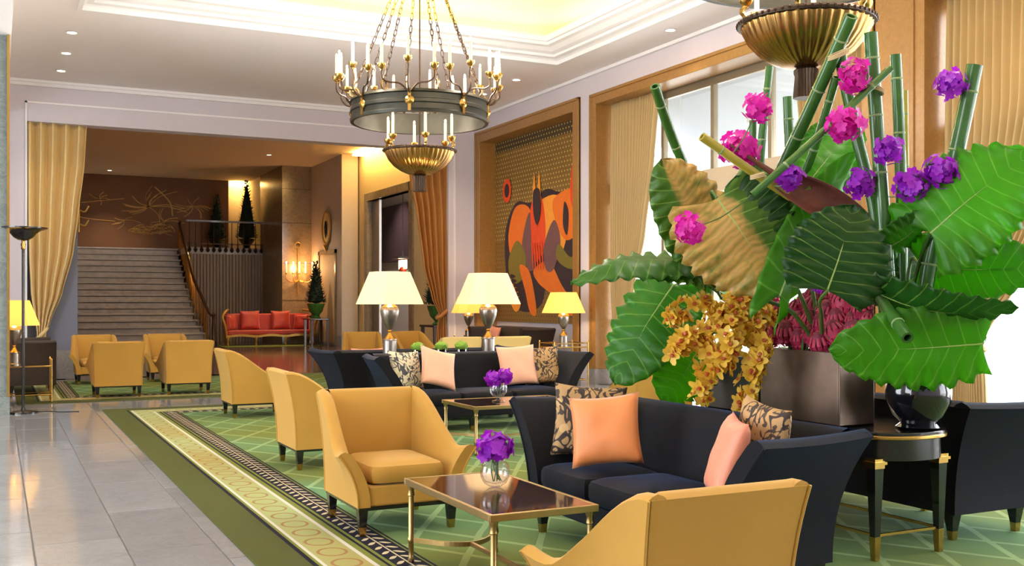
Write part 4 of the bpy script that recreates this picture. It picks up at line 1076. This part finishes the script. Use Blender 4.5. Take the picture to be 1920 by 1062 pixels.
# ---------------------------------------------------------------- great arrangement
AR = thing('flower_arrangement', 'towering arrangement of bamboo stalks, huge green leaves and purple orchids', 'flower arrangement', (4.38,4.15,CZ+.3))
A0v = Vector((4.38,4.15,CZ+.3))
def loc_(p): return Vector(p)-A0v
STK = []
def bamboo(pts, wpx, d, mt='bamboo', d2=None, nodes=.30):
    P = [loc_(W(px, py, lerp(d, d if d2 is None else d2, i/(len(pts)-1)))) for i, (px, py) in enumerate(pts)]
    Pf = catmull(P, 6) if len(P) > 2 else [P[0].lerp(P[1],k/8) for k in range(9)]
    rad = wpx/2*d/FPX; m = MB(); m.tube(Pf, rad, 12, caps=False)
    n_ = len(Pf); ring = [m.v[k]*.62+Pf[0]*.38 for k in range(12)]; o = len(m.v); inn = [q+(Pf[1]-Pf[0]).normalized()*.05 for q in ring]
    m.v += ring+inn
    for k in range(12): m.f.append((k,o+k,o+(k+1)%12,(k+1)%12)); m.f.append((o+k,o+12+k,o+12+(k+1)%12,o+(k+1)%12))
    b = m.build('bamboo_stalk', M[mt], AR, ang=50); STK.extend(Pf)
    L = sum((Pf[i+1]-Pf[i]).length for i in range(n_-1)); acc = 0; nxt = nodes*.45
    for i in range(n_-1):
        seg = (Pf[i+1]-Pf[i]).length
        while acc+seg > nxt:
            c_ = Pf[i].lerp(Pf[i+1],(nxt-acc)/seg); t = (Pf[i+1]-Pf[i]).normalized()
            mm = MB(); mm.tube([c_-t*.006,c_-t*.002,c_+t*.002,c_+t*.006], lambda q: rad*(1.0+.10*sin(pi*q)), 12, caps=False); mm.build('node', M['bnode'], b); nxt += nodes
        acc += seg
    return b
bamboo([(1228,162),(1262,262),(1318,388),(1400,560)], 19, 5.75, d2=6.5)
bamboo([(1316,256),(1400,315),(1482,370)], 17, 5.5, 'bambooy', 5.7)
bamboo([(1443,125),(1425,330),(1440,520)], 15, 6.1)
bamboo([(1477,182),(1484,330),(1500,540)], 19, 6.2)
bamboo([(1412,226),(1413,350),(1440,540)], 14, 6.15)
bamboo([(1596,30),(1530,180),(1465,320),(1425,420)], 26, 5.4, d2=6.3)
bamboo([(1572,90),(1605,250),(1640,400),(1660,600)], 23, 5.6)
bamboo([(1632,62),(1645,250),(1662,480),(1672,640)], 26, 5.45)
bamboo([(1679,103),(1688,300),(1692,520),(1690,640)], 21, 5.75)
bamboo([(1697,170),(1699,330),(1700,500)], 11, 5.95, 'bambooy')
bamboo([(1828,122),(1790,300),(1742,500),(1720,660)], 30, 5.3, d2=5.5)
bamboo([(1670,128),(1540,250),(1410,366)], 14, 5.35)
bamboo([(1568,145),(1530,270),(1488,390),(1470,520)], 16, 5.6, d2=6.3)
bamboo([(1702,634),(1672,590),(1640,540)], 24, 4.92, d2=5.3)
bamboo([(1798,352),(1730,400),(1650,440)], 17, 5.5)
def ties(px, py, d, rad, tilt):
    c_ = loc_(W(px, py, d)); m = MB()
    for j in range(3): m.tube([c_+Vector((rad*cos(k*pi/8), rad*sin(k*pi/8), (j-1)*.008+tilt*rad*cos(k*pi/8))) for k in range(16)],.004,5,closed=True)
    m.build('raffia_tie', M['raffia'], AR)
for a in ((1572,102,5.42,.05,.5),(1492,0,0,0,0)[:0] or (1420,330,5.5,.035,.3),(1640,170,5.42,.045,-.3),(1660,432,5.5,.05,.2)): ties(*a)
# leaves
def m_leaf(name, top, under, gold=0):
    m, nt, b = newmat(name)
    def at(nm):
        a = nt.nodes.new('ShaderNodeAttribute'); a.attribute_name = nm; return V(nt, a.outputs['Fac'])
    t, q = at('leaf_t'), at('leaf_q'); x, y, z, vec = coords(nt)
    vein = (t*9.0-q.abs()*1.3).fr(); vl = (vein-.5).abs().gt(.455)
    n = nz(nt, vec, 9, 3); c = mixc(nt, n, tuple(k*.7 for k in top[:3])+(1,), top)
    c = mixc(nt, vl*.42, c, srgb(160,200,90))
    if gold:
        mk = (((n-.5)*1.0+q*gold*.7+.32-q.abs()*.72)*3.5).clamp()
        sv = ((t*9.0-q.abs()*1.3)*2.0+nz(nt, vec, 14, 2)*1.5).fr()
        str_ = ((sv-.5).abs()*.9+.6).clamp()
        c = mixc(nt, mk*str_*.95, c, srgb(206,158,84))
    nt.links.new(c, b.inputs['Base Color']); b.inputs['Roughness'].default_value = .38; b.inputs['Specular IOR Level'].default_value = .35
    translucent(m, under, .45 if not gold else .18); return m
LM = dict(g=m_leaf('green_leaf', srgb(58,108,34), srgb(120,205,20)), d=m_leaf('dark_green_leaf', srgb(40,80,32), srgb(80,160,20)),
          b=m_leaf('bright_leaf', srgb(72,136,30), srgb(140,225,20)), y=m_leaf('gilded_leaf', srgb(70,112,28), srgb(120,170,20), 1), z=m_leaf('gilded_leaf_reverse', srgb(54,100,26), srgb(110,170,20), -1))
ORG = loc_((4.40,4.12,1.02))
def leaf(base, tip, hw, k, d=5.4, d2=None, bow=.08, fold=-.25, wav=.24, veins=9, tilt=0, stem=True, seed=0, lobe=.22, org=None):
    B = loc_(W(*base, d)); T = loc_(W(*tip, d if d2 is None else d2)); a = T-B; L = a.length; ax = a.normalized()
    mid = (B+T)/2+A0v; n = (Vector((0,0,CH))-mid).normalized(); n = (n-ax*n.dot(ax)).normalized(); n = Matrix.Rotation(tilt,3,ax) @ n
    s_ = ax.cross(n).normalized(); hwm = hw*(d if d2 is None else (d+d2)/2)/FPX; NT, NQ = 30, 14; m = MB(); lt, lq = [], []
    nrm = max((t/100+.08)**.38*(1-t/100)**.62 for t in range(100)); rs = random.Random(seed); ph = rs.uniform(0,6)
    def pt(t, q):
        wd = hwm*((t+.08)**.38*max(0,1-t)**.62)/nrm; edge = 1+.06*sin(t*veins*2*pi*1.0+ph)*abs(q)**3
        al = t*L-lobe*L*abs(q)**1.4*(1-t)**3
        h = bow*L*4*t*(1-t)+fold*wd*abs(q)**1.3+wav*hwm*(q*q)*sin(t*veins*2*pi+ph+(1.3 if q > 0 else 0))*(1-t*.5)*.55+.045*hwm*abs(sin((t*9-abs(q)*1.3)*pi))*min(1,abs(q)*4)
        h += hwm*.10*noise.noise(Vector((t*2.5,q*1.5,seed*3.1)))
        return B+ax*al+s_*(q*wd*edge)+n*h
    for i in range(NT+1):
        for j in range(NQ+1):
            t, q = i/NT, 2*j/NQ-1; m.v.append(pt(t, q)); lt.append(t); lq.append(q)
    for i in range(NT):
        for j in range(NQ): m.f.append((i*(NQ+1)+j,(i+1)*(NQ+1)+j,(i+1)*(NQ+1)+j+1,i*(NQ+1)+j+1))
    m.at = {'leaf_t': lt, 'leaf_q': lq}
    o = m.build('elephant_ear_leaf', LM[k], AR, ang=180); so = o.modifiers.new('thick','SOLIDIFY'); so.thickness = .003
    MB().tube([pt(i/20*.97,0) for i in range(21)], lambda t: .0065*(1-t*.85), 6).build('midrib', M['pale_vein'], o)
    if stem:
        O = ORG if org is None else loc_(org); c1 = B-ax*.04-n*.11
        MB().tube(catmull([B, c1, (c1+O)/2+Vector((0,0,.08)), O],6), lambda t: .008+.006*t, 7).build('stem', M['stemg'], o)
    return o
PL1 = (4.2,5.0,1.0); PL2 = (4.2,4.5,1.05)
leaf((1335,470),(1238,298),75,'y',6.0,5.9,tilt=.3,seed=1,org=PL1,lobe=.35)
leaf((1345,372),(1462,548),118,'y',5.8,5.7,tilt=-.15,seed=2,org=PL1,lobe=.15,fold=-.15)
leaf((1300,492),(1070,533),62,'g',6.0,5.9,tilt=1.15,seed=3,org=PL1,bow=.10,lobe=.1)
leaf((1265,535),(1153,722),80,'g',6.3,6.2,tilt=.5,seed=4,org=PL1,bow=.05)
leaf((1318,640),(1240,752),72,'b',6.4,6.35,tilt=-.4,seed=5,org=PL1)
leaf((1345,523),(1215,520),46,'y',6.0,5.9,tilt=1.2,seed=6,org=PL1,lobe=.1)
leaf((1552,545),(1600,385),98,'d',5.15,5.2,tilt=.2,seed=7,org=PL2,lobe=.12,fold=-.12)
leaf((1462,555),(1606,282),50,'b',5.62,5.7,tilt=.7,seed=8,org=PL2,bow=-.06)
leaf((1495,380),(1612,235),64,'b',5.9,6.0,tilt=-.5,seed=9,org=PL2)
leaf((1745,438),(1935,286),105,'b',5.3,5.2,tilt=-.25,seed=10,lobe=.2,fold=-.15)
leaf((1725,500),(1960,500),72,'g',5.5,5.3,tilt=.35,seed=11,lobe=.15)
leaf((1640,545),(1910,575),58,'d',5.2,5.0,tilt=1.0,seed=12,bow=.12,lobe=.05)
leaf((1842,644),(1553,656),84,'b',5.15,5.2,tilt=-.35,seed=13,bow=.05,lobe=.07,fold=-.12)
leaf((1560,330),(1545,225),60,'g',6.1,6.2,tilt=.3,seed=14,org=PL2)
leaf((1440,470),(1380,330),70,'d',5.75,5.8,tilt=-.2,seed=15,org=PL2)
leaf((1700,560),(1690,430),60,'d',5.75,5.8,tilt=.5,seed=16)
leaf((1655,470),(1745,395),46,'g',5.45,5.35,tilt=.9,seed=17)
# palm spathe
P0, P1 = loc_(W(1455,330,5.65)), loc_(W(1650,440,5.6)); ax = (P1-P0).normalized(); nn = Vector((-_s,-_c,.3)); nn = (nn-ax*nn.dot(ax)).normalized(); sd = ax.cross(nn)
def spf(u, v):
    t = u; a = lerp(-1.3,1.3,v); wd = .11*(sin(pi*(t*.85+.1)))**.6
    return P0+(P1-P0)*t+sd*(wd*sin(a))+nn*(-wd*.8*cos(a)+.04*sin(pi*t))
m = MB(); m.grid(spf,16,10); o = m.build('palm_spathe', M['spathe'], AR); o.modifiers.new('thick','SOLIDIFY').thickness = .006
MB().tube(catmull([loc_(W(1370,272,5.7)),loc_(W(1420,305,5.67)),P0+(P1-P0)*.05],5), lambda t: .006+.016*t, 7).build('spathe_stalk', M['spathe'], o)
for k, (px, py, rp, d, c_) in enumerate(((1603,143,29,5.35,0),(1420,203,28,5.6,0),(1584,236,33,5.25,0),(1385,283,34,5.75,0),(1482,330,26,5.55,1),(1613,343,27,5.45,1),(1665,282,27,5.35,1),(1783,157,28,5.3,1),(1764,322,32,5.3,1),(1708,349,30,5.35,1),(1290,429,28,5.3,0),(1772,467,13,5.6,1),(1624,519,24,5.3,1),(1535,536,14,5.5,1),(1735,340,22,5.4,1))):
    cp_ = loc_(W(px,py,d)); o = link('orchid_cluster', MC[c_], AR, cp_, (k*1.3,k*.7,k*2.1), rp*d/FPX/.068)
    q_ = min(STK, key=lambda p_: (p_-cp_).length+(.3 if p_.z > cp_.z else 0)); MB().tube(catmull([cp_,(cp_+q_)/2+Vector((0,0,-.03)),q_],4),.0035,5).build('orchid_stem', M['stemg'], AR)
# ---------------------------------------------------------------- proteas
pm = MB()
for ring, (rr, zz, n_, ln) in enumerate(((.036,-.03,11,.088),(.043,-.018,12,.080),(.038,-.038,11,.055))):
    for k in range(n_):
        a = 2*pi*(k+.5*ring)/n_; bp = Vector((rr*.8*cos(a),rr*.8*sin(a),zz)); out = Vector((cos(a),sin(a),0)); sd_ = Vector((-sin(a),cos(a),0)); o = len(pm.v)
        for t in (0,.35,.7,1):
            c_ = bp+Vector((0,0,ln*t))+out*(.017*sin(pi*min(1,t*1.05))-.032*t*t); wd = .0095*(1-.9*t*t)
            pm.v += [c_-sd_*wd, c_+out*.003, c_+sd_*wd]
        for t in range(3):
            for j in range(2): pm.f.append((o+t*3+j,o+t*3+j+1,o+t*3+4+j,o+t*3+3+j))
def ROW(py): return 'top row' if py < 572 else 'upper row' if py < 596 else 'middle row' if py < 615 else 'front row'
def PLAB(px, py):
    rw = sorted(a for a, b_ in PRO if ROW(b_) == ROW(py)); od = ('first','second','third','fourth','fifth','sixth','seventh','eighth','ninth','tenth','eleventh','twelfth')[rw.index(px)]
    return 'crimson protea in the box planter, '+od+' from the left in the '+ROW(py)
pme = pm.mesh('bracts', M['protea']); cme = MB().lathe([(.0,-.04),(.018,-.035),(.034,-.01),(.038,.015),(.032,.042),(.018,.058),(.0,.06)],14).mesh('core', M['proteadk']); stm = MB().tube([(0,0,-.13),(0,0,-.03)],.006,6).mesh('stem', M['stemg'])
lfm = MB()
for k in range(4):
    a = k*1.7; lfm.add([(0,0,-.14+k*.02),(.03*cos(a)-.008*sin(a),.03*sin(a)+.008*cos(a),-.07+k*.01),(.05*cos(a),.05*sin(a),-.02+k*.01),(.03*cos(a)+.008*sin(a),.03*sin(a)-.008*cos(a),-.07+k*.01)],[(0,1,2,3)])
lfme = lfm.mesh('leaves', M['stemg'])
PROT = ((1415,600,.9),(1450,605,1),(1475,600,.95),(1445,630,1.25),(1478,628,1.2),(1500,640,1.0),(1520,630,1.0),(1540,650,1.2),(1568,628,1.2),(1607,630,1.25),(1654,617,1.1),(1497,607,1.0),(1520,605,1.05),(1543,612,1.05),(1571,603,1.05),(1600,603,.8),(1490,582,.9),(1524,578,1.1),(1548,588,1.1),(1582,575,1.25),(1617,585,1.1),(1452,566,.7),(1509,568,.8),(1522,558,.9),(1545,557,.9),(1567,562,.8),(1625,603,.8),(1430,585,.8),(1464,585,.9))
PRO = [(a, b_) for a, b_, _ in PROT]
for k, (px, py, sc) in enumerate(PROT):
    d = (4.27-(py-557)/95*.17)/(_s+(px-960)/FPX*_c)
    p = W(px, py, d); rt = random.Random(k)
    g = thing('protea', PLAB(px, py), 'flower', p, rt.uniform(0,6), 'crimson proteas in the box planter')
    g.rotation_euler = (rt.uniform(-.2,.3), rt.uniform(-.45,-.1), rt.uniform(0,6)); g.scale = (sc*1.22,)*3
    link('core', cme, g); link('bracts', pme, g); link('stem', stm, g); link('leaves', lfme, g)
# ---------------------------------------------------------------- yellow orchid sprays
def blossom_me(seed):
    rs = random.Random(seed); m = MB(); n = Vector((0,0,1))
    for k in range(5):
        g_ = 2*pi*k/5+rs.uniform(-.15,.15); petal_verts(m, Vector((0,0,0)), Vector((cos(g_),sin(g_),.25+rs.uniform(-.1,.3))), n, .040*rs.uniform(.9,1.1), .026, .3)
    return m.mesh('blossom', M['yorchid'], ang=180)
BL = [blossom_me(k) for k in range(4)]
lip = MB(); lip.lathe([(.0,.004),(.005,.005),(.008,.012),(.006,.019)],7,(0.006,0,0)); LIP = lip.mesh('lip', M['ylip'])
def spray(label, pts, n, wpx, d, seed):
    n = int(n*1.25); d = 6.0; rs = random.Random(seed); P = [W(px,py,d+dd) for px, py, dd in pts]; Pc_ = catmull(P,8); base = P[0]
    g = thing('orchid_spray', label, 'flower', base, 0, 'yellow orchid sprays'); MB().tube([p-base for p in Pc_], .004, 6).build('stem', M['stemg'], g)
    for k in range(n):
        t = (k+rs.random())/n; i = min(len(Pc_)-2, int(t*(len(Pc_)-1))); c_ = Pc_[i]-base; tap = (1-.55*t); R = wpx*d/FPX*tap
        v = Vector((rs.gauss(0,1),rs.gauss(0,1),rs.gauss(0,1))).normalized(); v = (v+Vector((-_s,-_c,.1))*.7).normalized()
        pos = c_+v*R*rs.uniform(.5,1); o = link('blossom', BL[k % 4], g, pos, scale=rs.uniform(.85,1.2)*1.45)
        q = v.to_track_quat('Z','Y'); o.rotation_euler = q.to_euler(); link('lip', LIP, o)
spray('yellow orchid spray hanging lowest over the dark box planter', [(1405,600,.02),(1415,660,-.10),(1405,720,-.14),(1398,770,-.14)], 34, 30, 5.55, 1)
spray('yellow orchid spray trailing at the left beside the pale armchair', [(1345,600,0),(1330,650,-.08),(1325,700,-.1),(1310,752,-.1)], 30, 28, 5.6, 2)
spray('yellow orchid spray arching out furthest left under the big leaf', [(1340,585,0),(1300,575,-.05),(1272,585,-.08),(1262,600,-.08)], 22, 26, 5.6, 3)
spray('yellow orchid spray bulging left at mid height', [(1350,620,0),(1310,625,-.08),(1280,640,-.1),(1262,665,-.1)], 26, 26, 5.55, 4)
spray('yellow orchid spray in the dense middle of the orchid mass', [(1390,575,0),(1370,610,-.12),(1362,655,-.16),(1350,690,-.16)], 36, 34, 5.55, 5)
spray('yellow orchid spray crowning the orchid mass beside the proteas', [(1430,600,.05),(1418,575,-.02),(1395,562,-.05),(1370,570,-.05)], 24, 24, 5.6, 6)
spray('yellow orchid spray draping over the planter corner beside the proteas', [(1415,590,0),(1425,640,-.12),(1425,680,-.16),(1420,705,-.16)], 28, 24, 5.5, 7)
# ---------------------------------------------------------------- stair hall furniture
rug_ = MB().box(6.1,9.1,31.4,33.15,-.004,.012).build('runner_rug', M['strip'], sm=False); tag(rug_, 'plain olive green runner before the red settee', 'rug')
s = thing('settee', 'gilt framed settee in red orange silk at the foot of the stairs', 'settee', (7.68,32.72,.012))
w = 2.75
MB().cbox(0,0,.32,.47,w-.1,.7).build('seat', M['red'], s, bevel=.04, seg=3)
m = MB(); m.cbox(0,.31,.45,.98,w-.1,.1); m.build('backrest', M['red'], s, bevel=.04)
m = MB(); P = [Vector((lerp(-w/2,w/2,k/48), -.36, .27+.045*abs(sin(k/48*pi*3)))) for k in range(49)]
for i in range(48): m.bar(P[i],P[i+1],.05,.07)
m.build('front_rail', M['gilt'], s, sm=False)
lg = MB().tube(catmull([(0,0,.30),(0,-.04,.2),(0,.0,.08),(0,-.04,0)],5), lambda t: .045-.02*t, 8).mesh('leg', M['gilt'])
for x in (-w/2+.06,-w/6,w/6,w/2-.06): link('leg', lg, s, (x,-.34,0))
for x in (-w/2+.06,w/2-.06): link('leg', lg, s, (x,.30,0))
for sx in (-1,1):
    P = catmull([(sx*(w/2-.02),-.36,.3),(sx*(w/2+.02),-.36,.6),(sx*(w/2+.10),-.34,.88),(sx*(w/2-.02),-.2,1.05),(sx*(w/2-.2),.3,1.1)],6)
    MB().tube(P,.035,8).build('scroll_frame', M['gilt'], s)
    MB().box(min(sx*(w/2-.12),sx*(w/2)),max(sx*(w/2-.12),sx*(w/2)),-.33,.33,.45,.93).build('end_panel', M['red'], s, bevel=.04)
for k, (x, rz, nm, S_) in enumerate(((-1.12,.9,'left end',.5),(-.55,0,'left of centre',.62),(.42,0,'right of centre',.62),(1.05,-.6,'right end',.5))):
    pillow('red silk pillow at the '+nm+' of the gilt settee', M['red'], (7.68+x,32.72 if abs(x) > 1 else 32.82,.485), rz, .22, S_, .2, 0, 'red settee pillows')
g = thing('pedestal_table', 'small round white pedestal side table beside the red settee', 'side table', (9.42-.0,32.9,.0)); g.location = (8.86,31.95,.012)
MB().lathe([(.0,.80),(.28,.80),(.29,.82),(.28,.84),(0,.84)],28).build('table_top', M['walnut'], g); MB().lathe([(.07,.05),(.055,.5),(.05,.8)],16).build('pedestal', M['white'], g); MB().lathe([(.0,0),(.2,0),(.18,.04),(.08,.06)],20).build('base', M['walnut'], g)
g = thing('flower_bowl', 'little bowl of orange flowers on the pedestal table', 'flowers', (8.86,31.95,.852)); MB().lathe([(.04,0),(.10,.05),(.11,.08),(0,.07)],14).build('bowl', M['brass'], g); link('flowers', cluster_mesh('flowers',.09,.05,22,M['peach'],12,.6), g, (0,0,.12))
g = thing('wall_sconce', 'gilt five candle wall sconce glowing on the marble pillar', 'sconce', (8.74,33.17,2.35))
MB().tube([(0,-.03,-.75),(0,-.03,.75)], lambda t: .02+.02*sin(pi*t), 8).build('backplate', M['gilt'], g); MB().tube([(0,-.03+.02,.82)]*1+[(.09*sin(k*pi/6),-.03,.85-.09*cos(k*pi/6)) for k in range(13)],.018,6).build('ribbon', M['gilt'], g)
for x in (-.42,-.2,.0,.2,.42):
    o = MB().tube(catmull([(0,-.04,-.28),(x*.6,-.14,-.36),(x,-.2,-.25),(x,-.2,-.1)],5),.016,7).build('candle_arm', M['gilt'], g)
    MB().lathe([(.02,0),(.05,.03),(.02,.04)],10,(x,-.2,-.1)).build('candle_cup', M['gilt'], o); MB().lathe([(.02,.03),(.02,.32),(0,.33)],8,(x,-.2,-.1)).build('candle', M['candle'], o); MB().sphere((x,-.2,.26),.022,8,6,1,1,1.8).build('candle_bulb', M['flame'], o)
point(g, (0,-.40,.1), 60, (1,.5,.2), .12)
g = thing('wall_mirror', 'small oval gilt mirror on the hall wall above the topiary niche', 'mirror', (9.19,31.4,3.65))
m = MB(); m.grid(lambda u, v: (-.02-.03*sin(pi*v), .50*(1-.25*v)*cos(2*pi*u), .55*(1-.2*v)*sin(2*pi*u)), 32, 4, cu=True); m.build('frame', M['gilt'], g); m = MB(); m.v = [Vector((-.022,.39*cos(k*pi/16),.45*sin(k*pi/16))) for k in range(32)]; m.f = [tuple(range(32))]; m.build('glass', mat('painted_reflection_glass', srgb(250,214,140), .45, .6), g, sm=False)  # pale gold glass colour paints in the warm light the mirror reflects
MB().lathe([(.0,-.25),(.08,-.1),(.12,.1),(.06,.3),(0,.32)],12).xf(Matrix.Translation((-.05,0,-.1)) @ Matrix.Scale(.3,4,(1,0,0))).build('urn_motif', M['black'], g)
MB().lathe([(0,-.78),(.05,-.66),(.12,-.53)],10,(-.03,0,0)).build('drop', M['gilt'], g)
def topiary(label, loc, h, rad, potm, ph=.45):
    g = thing('potted_topiary', label, 'topiary', loc, 0, 'cone topiaries'); MB().lathe([(.14,0),(.15,.03),(.09,.08),(.2,.2),(.26,ph-.06),(.28,ph),(.2,ph),(0,ph-.05)],18).build('pot', potm, g)
    rs = random.Random(int(h*100)); m = MB(); m.lathe([(.0,ph-.02),(rad*.85,ph+.08),(rad*.8,ph+h*.2),(rad*.45,ph+h*.6),(.0,ph+h)],14)
    for k in range(520):
        t = rs.random()**1.3; z = ph+.02+t*h; rr = rad*(1-t)*.95+.03; a = rs.uniform(0,2*pi); c_ = Vector((rr*cos(a),rr*sin(a),z)); v = Vector((cos(a),sin(a),.7)).normalized(); s_ = v.cross(Vector((0,0,1))).normalized()
        m.add([c_-s_*.03, c_+s_*.03, c_+v*.11],[(0,1,2)])
    m.build('foliage', M['topiary'], g, sm=False); return g
topiary('dark cone topiary silhouetted on the landing before the lit alcove', (7.83,36.55,3.2), 2.0, .33, M['black'], .35)
topiary('dimmer cone topiary standing deeper on the upper landing', (7.0,37.6,3.2), 1.55, .32, M['black'], .35)
topiary('cone topiary in a green urn at the wall niche beside the settee', (8.74,31.05,.86), 1.25, .28, M['bamboo'])
topiary('cone topiary in an urn half hidden behind the ochre drape', (9.3,22.6,.82), 1.3, .34, M['bamboo'])
def plinth_table(label, x, y, h): 
    g = thing('niche_console', label, 'console table', (x,y,0)); MB().cbox(0,0,h-.05,h,.62,.9).build('table_top', M['walnut'], g, sm=False, bevel=.01); lm = MB().cbox(0,0,0,h-.05,.05,.05,.07,.07).mesh('leg', M['walnut'], sm=False)
    for sx in (-1,1):
        for sy in (-1,1): link('leg', lm, g, (sx*.25,sy*.38,0))
plinth_table('small dark console below the niche topiary beside the settee', 8.76, 31.05, .86); plinth_table('dark console half hidden behind the ochre drape', 9.3, 22.6, .82)
M['nichebeige'] = mat('niche_panel', srgb(196,172,130), .7)  # plain beige for the panel inside each niche frame
def niche(name, x, y0, y1, z0, z1):
    m = MB(); f = .12
    m.box(x-.04,x,y0,y0+f,z0,z1); m.box(x-.04,x,y1-f,y1,z0,z1); m.box(x-.04,x,y0,y1,z1-f,z1); o = struct(m, name, M['marble']); MB().box(x-.012,x-.002,y0+f,y1-f,z0,z1-f).build('niche_panel', M['nichebeige'], o, sm=False)
niche('trim_11', 9.2, 30.4, 32.3, .1, 2.95); niche('trim_12', 9.75, 21.2, 23.6, .1, 3.0)
g = thing('wall_sconce', 'gilt sconce arm peeking out beside the left drape', 'sconce', (1.32,20.0,2.9)); MB().tube([(0,0,-.3),(0,0,.3)],.02,8).build('backplate', M['gilt'], g)
for z in (-.15,.1): MB().tube(catmull([(0,0,z),(.1,-.05,z-.04),(.16,-.1,z+.06)],4),.014,6).build('candle_arm', M['gilt'], g)
downlight(11.3, 33.0, 5.75, 'added downlight in the corridor behind the tall doorway', 400, 'added corridor downlights')  # lamp added only to brighten the dark corridor
